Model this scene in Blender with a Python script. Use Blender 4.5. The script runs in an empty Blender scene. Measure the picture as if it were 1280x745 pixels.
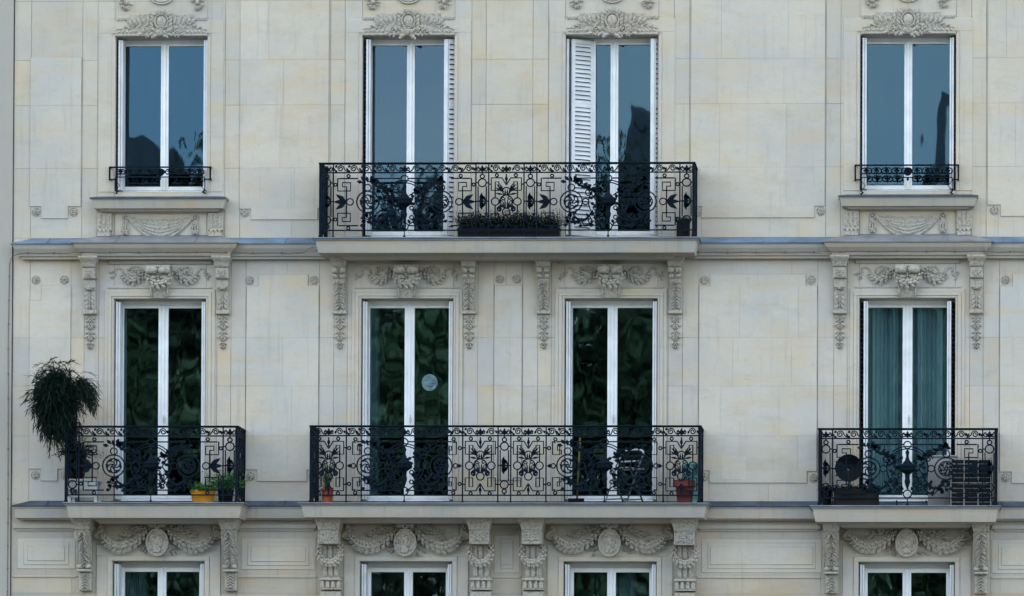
import bpy, math, random
from mathutils import Vector, Matrix
R = math.radians
PI = math.pi
C = bpy.context.scene.collection
SC = bpy.context.scene

# ---------------------------------------------------------------- camera
W_, H_ = 1280., 745.
D = 60.0
CX, CZ = 5.6, -6.775
YAW, ROLL, PITCH, SX, SY = -0.0388, 0.0034, 0.0190, -0.2527, 0.4386
FL = D * 100 / W_
fw = Vector((math.sin(YAW) * math.cos(PITCH), math.cos(YAW) * math.cos(PITCH), math.sin(PITCH)))
rg0 = Vector((math.cos(YAW), -math.sin(YAW), 0))
up0 = rg0.cross(fw)
rg = rg0 * math.cos(ROLL) + up0 * math.sin(ROLL)
upv = -rg0 * math.sin(ROLL) + up0 * math.cos(ROLL)
cam = bpy.data.cameras.new('camera')
cam.lens = FL * 36
cam.sensor_width = 36
cam.shift_x, cam.shift_y = SX, SY
cam.clip_start = 0.5
cam.clip_end = 2000
co = bpy.data.objects.new('camera', cam)
C.objects.link(co)
m = Matrix((rg, upv, -fw)).transposed().to_4x4()
m.translation = Vector((CX, -D, CZ))
co.matrix_world = m
SC.camera = co

# ---------------------------------------------------------------- sky and sun
SUN_EL, SUN_AZ = R(38), R(20)       # the sun stands behind the house: the street front is in open shade
world = bpy.data.worlds.new('World')
SC.world = world
world.use_nodes = True
nt = world.node_tree
nt.nodes.clear()
out = nt.nodes.new('ShaderNodeOutputWorld')
bg = nt.nodes.new('ShaderNodeBackground')
bg.inputs['Strength'].default_value = 0.15
sky = nt.nodes.new('ShaderNodeTexSky')
sky.sky_type = 'NISHITA'
sky.sun_disc = False
sky.sun_elevation = SUN_EL
sky.sun_rotation = SUN_AZ
sky.dust_density = 1.0
tc = nt.nodes.new('ShaderNodeTexCoord')
mp = nt.nodes.new('ShaderNodeMapping')
mp.inputs['Scale'].default_value = (1.0, 1.0, 3.0)
nz = nt.nodes.new('ShaderNodeTexNoise')
nz.inputs['Scale'].default_value = 2.2
nz.inputs['Detail'].default_value = 6
nz.inputs['Roughness'].default_value = .6
rp = nt.nodes.new('ShaderNodeValToRGB')
rp.color_ramp.elements[0].position = .42
rp.color_ramp.elements[0].color = (0, 0, 0, 1)
rp.color_ramp.elements[1].position = .68
rp.color_ramp.elements[1].color = (.85, .85, .85, 1)
mx = nt.nodes.new('ShaderNodeMixRGB')
mx.inputs['Color2'].default_value = (8.5, 8.3, 7.6, 1)
L = nt.links.new
L(tc.outputs['Generated'], mp.inputs['Vector'])
L(mp.outputs['Vector'], nz.inputs['Vector'])
L(nz.outputs['Fac'], rp.inputs['Fac'])
L(rp.outputs['Color'], mx.inputs['Fac'])
L(sky.outputs['Color'], mx.inputs['Color1'])
L(mx.outputs['Color'], bg.inputs['Color'])
L(bg.outputs['Background'], out.inputs['Surface'])
sl = bpy.data.lights.new('sun', 'SUN')
sl.energy = 2.5
sl.angle = R(0.6)
sl.color = (1, .95, .87)
so = bpy.data.objects.new('sun', sl)
C.objects.link(so)
sd = Vector((math.sin(SUN_AZ) * math.cos(SUN_EL), math.cos(SUN_AZ) * math.cos(SUN_EL), math.sin(SUN_EL)))
so.rotation_euler = sd.to_track_quat('Z', 'Y').to_euler()
vs = SC.view_settings
vs.view_transform = 'Standard'
vs.look = 'None'
vs.exposure = 1.9
vs.gamma = 1
vs.use_curve_mapping = False

# ---------------------------------------------------------------- measuring: a photo point on a plane at depth Y
def pt(u, v, Y=0.0):
    a = (u - W_ / 2 + SX * W_) / (FL * W_)
    b = (H_ / 2 + SY * W_ - v) / (FL * W_)
    d = fw + rg * a + upv * b
    t = (D + Y) / d.y
    return CX + t * d.x, CZ + t * d.z
def XU(u, v=372, Y=0.0): return pt(u, v, Y)[0]
def ZV(v, u=640, Y=0.0): return pt(u, v, Y)[1]

# ---------------------------------------------------------------- materials
def mat(name, col, rough=.8, metal=0, noise=0, nscale=5, bump=0, bscale=60, spec=.3):
    mt = bpy.data.materials.new(name)
    mt.use_nodes = True
    n = mt.node_tree
    b = n.nodes['Principled BSDF']
    b.inputs['Base Color'].default_value = (*col, 1)
    b.inputs['Roughness'].default_value = rough
    b.inputs['Metallic'].default_value = metal
    b.inputs['Specular IOR Level'].default_value = spec
    tcn = n.nodes.new('ShaderNodeTexCoord')
    if noise:
        a = n.nodes.new('ShaderNodeTexNoise')
        a.inputs['Scale'].default_value = nscale
        a.inputs['Detail'].default_value = 5
        r = n.nodes.new('ShaderNodeValToRGB')
        r.color_ramp.elements[0].position = .3
        r.color_ramp.elements[1].position = .7
        r.color_ramp.elements[0].color = (*[c * (1 - noise) for c in col], 1)
        r.color_ramp.elements[1].color = (*[min(1, c * (1 + noise)) for c in col], 1)
        n.links.new(tcn.outputs['Object'], a.inputs['Vector'])
        n.links.new(a.outputs['Fac'], r.inputs['Fac'])
        n.links.new(r.outputs['Color'], b.inputs['Base Color'])
    if bump:
        a = n.nodes.new('ShaderNodeTexNoise')
        a.inputs['Scale'].default_value = bscale
        a.inputs['Detail'].default_value = 4
        bp = n.nodes.new('ShaderNodeBump')
        bp.inputs['Strength'].default_value = bump
        bp.inputs['Distance'].default_value = .01
        n.links.new(tcn.outputs['Object'], a.inputs['Vector'])
        n.links.new(a.outputs['Fac'], bp.inputs['Height'])
        n.links.new(bp.outputs['Normal'], b.inputs['Normal'])
    return mt

def stone_mat(name, base, warm, grey, use_tone=True, contrast=1.0):
    """limestone: every block has its own tone; ochre veins, grey weathering, run-off streaks, chips"""
    mt = bpy.data.materials.new(name)
    mt.use_nodes = True
    n = mt.node_tree
    N = n.nodes.new
    K = n.links.new
    b = n.nodes['Principled BSDF']
    b.inputs['Roughness'].default_value = .92
    b.inputs['Specular IOR Level'].default_value = .15
    geo = N('ShaderNodeNewGeometry')
    def noise(scale, vec=(1, 1, 1), detail=5, rough=.6, lo=.4, hi=.7):
        mpn = N('ShaderNodeMapping')
        mpn.inputs['Scale'].default_value = vec
        t = N('ShaderNodeTexNoise')
        t.inputs['Scale'].default_value = scale
        t.inputs['Detail'].default_value = detail
        t.inputs['Roughness'].default_value = rough
        r = N('ShaderNodeMapRange')
        r.inputs['From Min'].default_value = lo
        r.inputs['From Max'].default_value = hi
        K(geo.outputs['Position'], mpn.inputs['Vector'])
        K(mpn.outputs['Vector'], t.inputs['Vector'])
        K(t.outputs['Fac'], r.inputs['Value'])
        return r.outputs['Result'], t.outputs['Fac']
    def mix(c1, c2, f, k=1.0, mode='MIX'):
        mm = N('ShaderNodeMixRGB')
        mm.blend_type = mode
        if k != 1.0:
            mu = N('ShaderNodeMath')
            mu.operation = 'MULTIPLY'
            mu.inputs[1].default_value = k
            K(f, mu.inputs[0])
            f = mu.outputs[0]
        K(f, mm.inputs['Fac'])
        for i, c in ((1, c1), (2, c2)):
            if isinstance(c, tuple): mm.inputs[i].default_value = (*c, 1)
            else: K(c, mm.inputs[i])
        return mm.outputs['Color']
    f1, _ = noise(.9, (1, 1, 1), 4, .6, .42, .62)
    c = mix(base, grey, f1, .75 * contrast)
    f2, _ = noise(1.0, (1, 1, 3.6), 6, .62, .47, .66)
    c = mix(c, warm, f2, .78 * contrast)
    f8, _ = noise(1.7, (1, 1, 2.2), 7, .7, .54, .70)
    c = mix(c, (.33, .325, .29), f8, .45 * contrast)
    f9, _ = noise(6.5, (1, 1, 1.5), 6, .75, .45, .75)
    c = mix(c, (.36, .345, .29), f9, .28 * contrast)
    f10, _ = noise(90, (1, 1, 1), 2, .6, .40, .70)
    c = mix(c, (.37, .35, .30), f10, .22)
    f5, _ = noise(3.1, (1, 1, 1), 3, .5, .64, .72)
    c = mix(c, (warm[0] * 1.02, warm[1] * .9, warm[2] * .74), f5, .30 * contrast)
    f3, _ = noise(2.3, (5.5, 1, .45), 4, .6, .56, .78)
    c = mix(c, (.27, .265, .235), f3, .42 * contrast)
    f4, raw = noise(38, (1, 1, 1), 3, .7, .3, .7)
    c = mix(c, (.9, .9, .9), f4, .0, 'MULTIPLY')
    f6, _ = noise(12, (1, 1, 1), 4, .7, .62, .7)
    c = mix(c, (.30, .285, .25), f6, .3 if use_tone else .15)
    if name.startswith('carved'):
        f7, _ = noise(34, (1, 1, 1), 3, .65, .50, .64)
        c = mix(c, (.13, .125, .115), f7, .62)
    if use_tone:
        at = N('ShaderNodeAttribute')
        at.attribute_name = 'tone'
        mm = N('ShaderNodeMixRGB')
        mm.blend_type = 'MULTIPLY'
        mm.inputs['Fac'].default_value = 1
        K(c, mm.inputs[1])
        K(at.outputs['Color'], mm.inputs[2])
        c = mm.outputs['Color']
    K(c, b.inputs['Base Color'])
    bp = N('ShaderNodeBump')
    bp.inputs['Strength'].default_value = .35
    bp.inputs['Distance'].default_value = .006
    K(raw, bp.inputs['Height'])
    K(bp.outputs['Normal'], b.inputs['Normal'])
    return mt

def glass_mat(name, tint, refl, warp, wscale, rtint=(.75, .87, 1.0)):
    mt = bpy.data.materials.new(name)
    mt.use_nodes = True
    n = mt.node_tree
    n.nodes.clear()
    N = n.nodes.new
    K = n.links.new
    o = N('ShaderNodeOutputMaterial')
    tr = N('ShaderNodeBsdfTransparent')
    tr.inputs['Color'].default_value = (*tint, 1)
    gl = N('ShaderNodeBsdfGlossy')
    gl.inputs['Roughness'].default_value = 0.014
    gl.inputs['Color'].default_value = (*rtint, 1)
    geo = N('ShaderNodeNewGeometry')
    mpn = N('ShaderNodeMapping')
    mpn.inputs['Scale'].default_value = (1.6, 1, .8)
    t = N('ShaderNodeTexNoise')
    t.inputs['Scale'].default_value = wscale
    t.inputs['Detail'].default_value = 1
    bp = N('ShaderNodeBump')
    bp.inputs['Strength'].default_value = 1
    bp.inputs['Distance'].default_value = warp
    K(geo.outputs['Position'], mpn.inputs['Vector'])
    K(mpn.outputs['Vector'], t.inputs['Vector'])
    K(t.outputs['Fac'], bp.inputs['Height'])
    K(bp.outputs['Normal'], gl.inputs['Normal'])
    mxs = N('ShaderNodeMixShader')
    mxs.inputs['Fac'].default_value = refl
    K(tr.outputs[0], mxs.inputs[1])
    K(gl.outputs[0], mxs.inputs[2])
    K(mxs.outputs[0], o.inputs['Surface'])
    return mt

M = {}
M['stone'] = stone_mat('limestone', (.50, .470, .400), (.49, .415, .29), (.405, .41, .39))
M['carved'] = stone_mat('carved_limestone', (.41, .39, .335), (.41, .355, .27), (.34, .34, .315), False, .7)
M['neighbour'] = stone_mat('render_wall', (.36, .345, .31), (.36, .33, .28), (.33, .325, .30), False, .6)
M['mortar'] = mat('old_mortar', (.30, .28, .235), .95, 0, .5, 1.3)
M['cornice'] = stone_mat('cornice_limestone', (.41, .39, .335), (.41, .36, .28), (.33, .33, .31), False, 1.5)
M['zinc'] = mat('zinc', (.15, .24, .36), .45, .5, .35, 3, .2, 20)
M['zinc_dark'] = mat('dark_zinc', (.06, .085, .12), .55, .3, .35, 4, .2, 20)
M['zinc_grey'] = mat('grey_zinc', (.24, .255, .275), .55, .4, .2, 4)
M['iron'] = mat('painted_iron', (.0020, .0075, .0140), .6, 0, .3, 30, spec=.07)
M['white'] = mat('white_paint', (.74, .78, .80), .45, 0, .09, 5)
M['shutter'] = mat('shutter_paint', (.60, .63, .65), .5, 0, .1, 6)
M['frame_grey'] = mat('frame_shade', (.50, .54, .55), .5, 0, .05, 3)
M['dark_shutter_or_shade'] = mat('dark_metal_or_gap_shade', (.02, .022, .028), .5)  # dark louvred leaves, and the added shade sheet behind the slanted slats
M['glass_sky'] = glass_mat('upper_glass', (.34, .44, .48), .050, .0022, 1.6, (.40, .74, 1.0))
M['glass_clear'] = glass_mat('upper_clear_glass', (.34, .44, .48), .055, .0004, .8, (.50, .75, .95))
M['glass_dark'] = glass_mat('street_glass', (.74, .80, .82), .082, .0010, 1.6, (.55, .85, 1))
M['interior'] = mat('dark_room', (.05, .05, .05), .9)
M['curtain'] = mat('curtain_cloth', (.38, .53, .54), .9)
M['curtain2'] = mat('faint_curtain_cloth', (.13, .19, .21), .9)
M['leaf'] = mat('leaf_green', (.022, .055, .02), .6, 0, .4, 20)
M['leaf_bright'] = mat('bright_leaf', (.04, .16, .025), .6, 0, .3, 30)
M['leaf_dark'] = mat('dark_leaf', (.004, .014, .010), .6, 0, .4, 20, spec=.1)
M['tree_leaf'] = mat('tree_leaf', (.034, .062, .030), .6, 0, .4, .4)
M['bark'] = mat('bark', (.09, .07, .05), .9)
M['yellow'] = mat('yellow_glaze', (.50, .22, .012), .35, 0, .15, 12)
M['terracotta'] = mat('terracotta', (.26, .065, .028), .8, 0, .15, 12)
M['redpot'] = mat('red_brown_clay', (.075, .014, .011), .7, 0, .2, 12)
M['redrim'] = mat('red_rim', (.10, .020, .016), .7, 0, .2, 12)
M['turquoise'] = mat('turquoise_plastic', (.13, .36, .38), .4)
M['black'] = mat('black_plastic', (.003, .005, .008), .5, spec=.15)
M['darkwood'] = mat('dark_wood', (.009, .008, .009), .7, 0, .4, 9, spec=.15)
M['soil'] = mat('soil', (.03, .022, .016), .95)
M['wood'] = mat('yellow_wood', (.10, .075, .02), .6)
M['whiteplastic'] = mat('white_plastic', (.42, .44, .44), .5)
M['palemetal'] = mat('pale_metal', (.42, .45, .48), .4, .2)
M['batten'] = mat('worn_batten', (.27, .29, .30), .6)
M['cabinet'] = mat('grey_white_cabinet', (.26, .27, .265), .55, 0, .15, 6)
M['greymetal'] = mat('grey_metal', (.10, .125, .14), .4, .3)
M['asphalt'] = mat('asphalt', (.05, .05, .052), .9, 0, .2, 2)
M['pavement'] = mat('pavement_stone', (.10, .095, .088), .9, 0, .15, 3)
M['grass'] = mat('grass', (.05, .08, .03), .9, 0, .3, 1)
M['opp_stone'] = mat('opposite_stone', (.34, .31, .26), .9, 0, .15, .6)
M['slate'] = mat('slate_roof', (.07, .08, .10), .6, 0, .2, 1)
M['opp_glass'] = mat('opposite_glass', (.02, .025, .03), .15)
M['cable'] = mat('black_cable', (.12, .115, .11), .7)
M['sticker'] = mat('pale_sticker', (.11, .19, .21), .6, 0, .35, 14)
M['stickerline'] = mat('sticker_lines', (.03, .06, .07), .6)

# ---------------------------------------------------------------- mesh builder
class MB:
    def __init__(s):
        s.v = []; s.f = []; s.mi = []; s.tone = []; s.sm = []
        s.cur = 0; s.t = (1, 1, 1); s.smooth = False
        s.M = None
    def add(s, vs, fs):
        o = len(s.v)
        if s.M is not None: vs = [tuple(s.M @ Vector(p)) for p in vs]
        s.v += [tuple(p) for p in vs]
        for f in fs:
            s.f.append([i + o for i in f]); s.mi.append(s.cur); s.tone.append(s.t); s.sm.append(s.smooth)
    def box(s, x0, x1, y0, y1, z0, z1, bev=0):
        if bev:      # chamfer on the street side
            b = bev
            vs = [(x0, y1, z0), (x1, y1, z0), (x1, y1, z1), (x0, y1, z1),
                  (x0, y0 + b, z0), (x1, y0 + b, z0), (x1, y0 + b, z1), (x0, y0 + b, z1),
                  (x0 + b, y0, z0 + b), (x1 - b, y0, z0 + b), (x1 - b, y0, z1 - b), (x0 + b, y0, z1 - b)]
            s.add(vs, [(3, 2, 1, 0), (0, 1, 5, 4), (1, 2, 6, 5), (2, 3, 7, 6), (3, 0, 4, 7),
                       (4, 5, 9, 8), (5, 6, 10, 9), (6, 7, 11, 10), (7, 4, 8, 11), (8, 9, 10, 11)])
            return
        vs = [(x0, y0, z0), (x1, y0, z0), (x1, y1, z0), (x0, y1, z0), (x0, y0, z1), (x1, y0, z1), (x1, y1, z1), (x0, y1, z1)]
        s.add(vs, [(3, 2, 1, 0), (4, 5, 6, 7), (0, 1, 5, 4), (1, 2, 6, 5), (2, 3, 7, 6), (3, 0, 4, 7)])
    def stack(s, xa, xb, prof, back=0.0):
        """prof: (z, projection); returns are mitred: a moulded slab against the wall"""
        vs = []
        for z, p in prof:
            vs += [(xa - p, back, z), (xa - p, -p, z), (xb + p, -p, z), (xb + p, back, z)]
        fs = []
        for i in range(len(prof) - 1):
            a = i * 4; b = a + 4
            for k in range(3): fs.append((a + k, a + k + 1, b + k + 1, b + k))
        fs.append((3, 2, 1, 0)); e = (len(prof) - 1) * 4
        fs.append((e, e + 1, e + 2, e + 3))
        s.add(vs, fs)
    def stackc(s, x0, x1, prof, back=0.0):
        """prof: (z, half-width change, projection): console block with its own side taper"""
        vs = []
        for z, dx, p in prof:
            vs += [(x0 - dx, back, z), (x0 - dx, -p, z), (x1 + dx, -p, z), (x1 + dx, back, z)]
        fs = []
        for i in range(len(prof) - 1):
            a = i * 4; b = a + 4
            for k in range(3): fs.append((a + k, a + k + 1, b + k + 1, b + k))
        fs.append((3, 2, 1, 0)); e = (len(prof) - 1) * 4
        fs.append((e, e + 1, e + 2, e + 3))
        s.add(vs, fs)
    def prism(s, poly, y0, y1, bev=0):
        n = len(poly)
        if bev:
            cx = sum(p[0] for p in poly) / n; cz = sum(p[1] for p in poly) / n
            ins = []
            ar = sum(poly[i][0] * poly[(i + 1) % n][1] - poly[(i + 1) % n][0] * poly[i][1] for i in range(n))
            sg = 1 if ar > 0 else -1
            for i in range(n):
                a, b, c = poly[i - 1], poly[i], poly[(i + 1) % n]
                e1 = Vector((b[0] - a[0], b[1] - a[1])).normalized(); e2 = Vector((c[0] - b[0], c[1] - b[1])).normalized()
                n1 = Vector((-e1.y, e1.x)) * sg; n2 = Vector((-e2.y, e2.x)) * sg
                k = n1 + n2
                k = k / max(.3, k.dot(n1)) if k.length > 1e-6 else n1
                ins.append((b[0] + k.x * bev, b[1] + k.y * bev))
            vs = [(x, y1, z) for x, z in poly] + [(x, y0 + bev, z) for x, z in poly] + [(x, y0, z) for x, z in ins]
            fs = []
            for i in range(n):
                j = (i + 1) % n
                fs.append((i, j, n + j, n + i)); fs.append((n + i, n + j, 2 * n + j, 2 * n + i))
            fs.append(tuple(range(2 * n, 3 * n)))
        else:
            vs = [(x, y1, z) for x, z in poly] + [(x, y0, z) for x, z in poly]
            fs = [(i, (i + 1) % n, n + (i + 1) % n, n + i) for i in range(n)]
            fs.append(tuple(range(n, 2 * n))); fs.append(tuple(range(n - 1, -1, -1)))
        s.add(vs, fs)
    def tube(s, pts, r, sides=5, closed=False, r2=None):
        pts = [Vector(p) for p in pts]
        n = len(pts)
        if n < 2: return
        vs = []; prev = None
        for i, p in enumerate(pts):
            if closed: t = pts[(i + 1) % n] - pts[i - 1]
            else: t = pts[min(i + 1, n - 1)] - pts[max(i - 1, 0)]
            if t.length < 1e-9: t = Vector((1, 0, 0))
            t.normalize()
            ref = Vector((0, 1, 0)) if abs(t.y) < .9 else Vector((1, 0, 0))
            a = t.cross(ref).normalized(); b = t.cross(a).normalized()
            rr = r if r2 is None else r + (r2 - r) * i / (n - 1)
            for k in range(sides):
                an = 2 * PI * k / sides + PI / sides
                vs.append(p + (a * math.cos(an) + b * math.sin(an)) * rr)
        fs = []
        for i in range(n if closed else n - 1):
            j = (i + 1) % n
            for k in range(sides):
                fs.append((i * sides + k, i * sides + (k + 1) % sides, j * sides + (k + 1) % sides, j * sides + k))
        if not closed:
            fs.append(tuple(range(sides))[::-1]); fs.append(tuple((n - 1) * sides + k for k in range(sides)))
        s.add(vs, fs)
    def ring(s, x, y, z, rad, r, seg=18, sides=5):
        s.tube([(x + rad * math.cos(2 * PI * i / seg), y, z + rad * math.sin(2 * PI * i / seg)) for i in range(seg)], r, sides, True)
    def ell(s, c, rx, ry, rz, seg=8, rings=5, rot=0):
        vs = []; fs = []
        cr, sr = math.cos(rot), math.sin(rot)
        for i in range(rings + 1):
            th = PI * i / rings
            for k in range(seg):
                ph = 2 * PI * k / seg
                x = rx * math.sin(th) * math.cos(ph); y = ry * math.sin(th) * math.sin(ph); z = rz * math.cos(th)
                vs.append((c[0] + x * cr - z * sr, c[1] + y, c[2] + x * sr + z * cr))
        for i in range(rings):
            for k in range(seg):
                fs.append((i * seg + k, i * seg + (k + 1) % seg, (i + 1) * seg + (k + 1) % seg, (i + 1) * seg + k))
        s.add(vs, fs)
    def leaf(s, x, z, ang, ln, w, y, h, lobes=1):
        """a carved leaf lying on the wall: pointed outline, raised mid rib, hollow flanks"""
        ca, sa = math.cos(ang), math.sin(ang)
        h = h * 1.25
        def P(a, b, hh): return (x + a * ca - b * sa, y - hh, z + a * sa + b * ca)
        if lobes == 1:
            o = [(0, .15), (.3, .85), (.55, 1), (.8, .6), (1, 0)]
        else:
            o = [(0, .2), (.2, .9), (.3, .55), (.48, 1.05), (.58, .55), (.76, .75), (.84, .35), (1, 0)]
        vs = []; fs = []
        n = len(o)
        for a, b in o: vs.append(P(a * ln, b * w * .5, h * (.42 + .2 * a)))
        for a, b in o: vs.append(P(a * ln, -b * w * .5, h * (.42 + .2 * a)))
        for a, b in o: vs.append(P(a * ln, 0, h * (.55 + .45 * math.sin(PI * min(1, a * 1.1)))))
        for a, b in o: vs.append(P(.1 * ln + a * ln * .7, b * w * .18, -.004))
        for a, b in o: vs.append(P(.1 * ln + a * ln * .7, -b * w * .18, -.004))
        for i in range(n - 1):
            fs += [(i, i + 1, 2 * n + i + 1, 2 * n + i), (2 * n + i, 2 * n + i + 1, n + i + 1, n + i),
                   (3 * n + i, 3 * n + i + 1, i + 1, i), (n + i, n + i + 1, 4 * n + i + 1, 4 * n + i)]
        s.add(vs, fs)
    def lathe(s, prof, cx, cy, seg=20, cap=True):
        vs = []; fs = []
        for r, z in prof:
            for k in range(seg):
                a = 2 * PI * k / seg
                vs.append((cx + r * math.cos(a), cy + r * math.sin(a), z))
        for i in range(len(prof) - 1):
            for k in range(seg):
                fs.append((i * seg + k, i * seg + (k + 1) % seg, (i + 1) * seg + (k + 1) % seg, (i + 1) * seg + k))
        if cap:
            fs.append(tuple(range(seg))[::-1]); fs.append(tuple((len(prof) - 1) * seg + k for k in range(seg)))
        s.add(vs, fs)
    def mesh(s, name, mats):
        me = bpy.data.meshes.new(name)
        me.from_pydata(s.v, [], s.f)
        if not isinstance(mats, (list, tuple)): mats = [mats]
        for mt in mats: me.materials.append(mt)
        me.polygons.foreach_set('material_index', s.mi)
        me.polygons.foreach_set('use_smooth', s.sm)
        if any(t != (1, 1, 1) for t in s.tone) or M['stone'] in mats:
            at = me.color_attributes.new('tone', 'FLOAT_COLOR', 'CORNER')
            buf = []
            for p, t in zip(me.polygons, s.tone): buf += [*t, 1] * p.loop_total
            at.data.foreach_set('color', buf)
        me.update()
        return me
    def build(s, name, mats, parent=None, label=None):
        o = bpy.data.objects.new(name, s.mesh(name, mats))
        C.objects.link(o)
        if parent: o.parent = parent
        if label: o['label'] = label
        return o

def empty(name, label, cat, loc=(0, 0, 0), group=None, rz=0):
    o = bpy.data.objects.new(name, None)
    C.objects.link(o)
    o.location = loc
    o.rotation_euler = (0, 0, rz)
    o['label'] = label; o['category'] = cat
    if group: o['group'] = group
    return o
def tag(o, label, cat, group=None):
    o['label'] = label; o['category'] = cat
    if group: o['group'] = group
    return o

# ================================================================ THE APARTMENT BUILDING
B = empty('apartment_building', 'cream limestone Haussmann style apartment house with black iron balconies and carved window surrounds', 'building')
GZ = -9.2
HEAD = {'up': 3.3054, 'mid': -.0044, 'low': -3.3113}
BAYS = [(-5.03, -3.862), (-1.9035, -.736), (.6598, 1.8335), (4.3612, 5.5677)]
BC = [(a + b) / 2 for a, b in BAYS]
XL = XU(18)
XR = 9.6
TOPZ = 8.6
WT = .36         # wall thickness at the openings
rnd = random.Random(7)
Z_LU = ZV(297)            # foot of the upper storey wall
Z_LL = ZV(630)            # foot of the middle storey wall
SILL = {'up_s': ZV(240, 200), 'up_b': ZV(296), 'mid': ZV(627), 'low': GZ + 3.3}

# ---- wall of individual ashlar blocks with recessed joints
wall = MB()
def blocks(x0, x1, z0, z1, zs, vw, gx=.0035, gz=.0022):
    """fill one strip of wall with blocks; vw = block length (None: one block wide)"""
    zz = [z0] + [z for z in sorted(zs) if z0 + .03 < z < z1 - .03] + [z1]
    for i in range(len(zz) - 1):
        a, b = zz[i], zz[i + 1]
        xs = [x0, x1]
        if vw and x1 - x0 > vw * 1.2:
            k = max(1, round((x1 - x0) / vw))
            off = rnd.uniform(.3, .7) if i % 2 else rnd.uniform(.0, .25)
            xs = [x0] + [x0 + (x1 - x0) * (j + off) / k for j in range(k)] + [x1]
            xs = sorted(set(round(x, 4) for x in xs))
            xs = [x for j, x in enumerate(xs) if j == 0 or x == xs[-1] or (x - xs[0] > .12 and xs[-1] - x > .12)]
        for j in range(len(xs) - 1):
            t = rnd.gauss(1, .03); w = rnd.gauss(0, .010) + (.04 if rnd.random() < .08 else 0)
            sr, sg_, sb = STOREY_TONE
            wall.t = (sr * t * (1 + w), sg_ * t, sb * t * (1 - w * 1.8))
            p, q = xs[j], xs[j + 1]
            g0 = gx if j == 0 else .0022; g1 = gx if j == len(xs) - 2 else .0022
            wall.box(p + g0, q - g1, 0, .02, a + gz, b - gz)
    wall.t = (1, 1, 1)
def U(lst, v): return [XU(u, v) for u in lst]
def fill(v_mid, us, z0, z1, zs, holes, wide=.75):
    """us: strip borders; a strip inside an opening gets wall above and below it only"""
    xs = U(us, v_mid)
    for i in range(len(xs) - 1):
        a, b = xs[i], xs[i + 1]
        mid = (a + b) / 2
        h = [q for q in holes if q[0] - .02 < mid < q[1] + .02]
        if h:
            hx0, hx1, hz0, hz1 = h[0]
            if hz1 < z1: blocks(a, b, hz1, z1, zs, None)
            if hz0 > z0: blocks(a, b, z0, hz0, zs, None)
        else:
            blocks(a, b, z0, z1, zs, wide if b - a > .5 else None)
OPEN = []     # (bay, storey, x0, x1, z0, z1)
for i, (a, b) in enumerate(BAYS):
    OPEN.append((i, 'up', a, b, SILL['up_s'] if i in (0, 3) else SILL['up_b'], HEAD['up']))
    OPEN.append((i, 'mid', a, b, SILL['mid'], HEAD['mid']))
    OPEN.append((i, 'low', a, b, SILL['low'], HEAD['low']))
def snap(us, v):      # replace opening borders by the exact bay values
    return us
def strips(v, lst):
    return lst
def fill2(v_mid, parts, z0, z1, zs, st, wide=.75):
    """parts: list of pixel borders or ('bay', i)"""
    holes = {o[0]: o for o in OPEN if o[1] == st}
    xs = []
    for p in parts:
        if isinstance(p, tuple): xs += [(BAYS[p[1]][0], None), (BAYS[p[1]][1], p[1])]
        else: xs.append((XU(p, v_mid) if p < 1260 else p / 100. - 6.4, None))
    for i in range(1, len(xs)):
        a, b, bay = xs[i - 1][0], xs[i][0], xs[i][1]
        if bay is not None:
            _, _, hx0, hx1, hz0, hz1 = holes[bay]
            if hz1 < z1: blocks(a, b, hz1, z1, zs, None)
            if hz0 > z0: blocks(a, b, z0, hz0, zs, None)
        else:
            blocks(a, b, z0, z1, zs, wide if b - a > .5 else None)
zs_up = [ZV(v) for v in (-450, -390, -320, -260, -190, -130, -66, 0, 74, 130.5, 209.5)]
zs_mid = [ZV(v) for v in (422, 482.5, 545)]
zs_low = [ZV(v) for v in (722, 742, 800, 860, 930, 1000, 1070, 1140, 1210)]
STOREY_TONE = (.985, .98, .965)      # the warmer bed of the top storey
fill2(130, [18, 39, 103, 122, ('bay', 0), 281.5, 300.5, 413, 431, ('bay', 1), 589.5, 607.5, 666, 685.5, ('bay', 2), 842.5, 862, 1032.5, 1051, ('bay', 3), 1214.5, 1233, 1600],
      Z_LU, TOPZ, zs_up, 'up')
STOREY_TONE = (.995, .995, 1.015)     # greyer, cleaned stone
fill2(470, [16, 37, 88, 105, 123, ('bay', 0), 271, 288.5, 307, 399, 417, 434, ('bay', 1), 579, 597, 617, 632, 653, 672, 689, ('bay', 2), 835, 853, 873, 1022, 1042, 1059, ('bay', 3), 1212, 1229, 1249, 1600],
      Z_LL, Z_LU, zs_mid, 'mid', .7)
STOREY_TONE = (.86, .84, .82)       # darker, browner block tone for the bottom storey
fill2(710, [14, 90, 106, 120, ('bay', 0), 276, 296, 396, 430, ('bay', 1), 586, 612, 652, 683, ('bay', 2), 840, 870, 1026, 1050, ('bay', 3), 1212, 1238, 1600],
      GZ, Z_LL, zs_low, 'low', .75)
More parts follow.
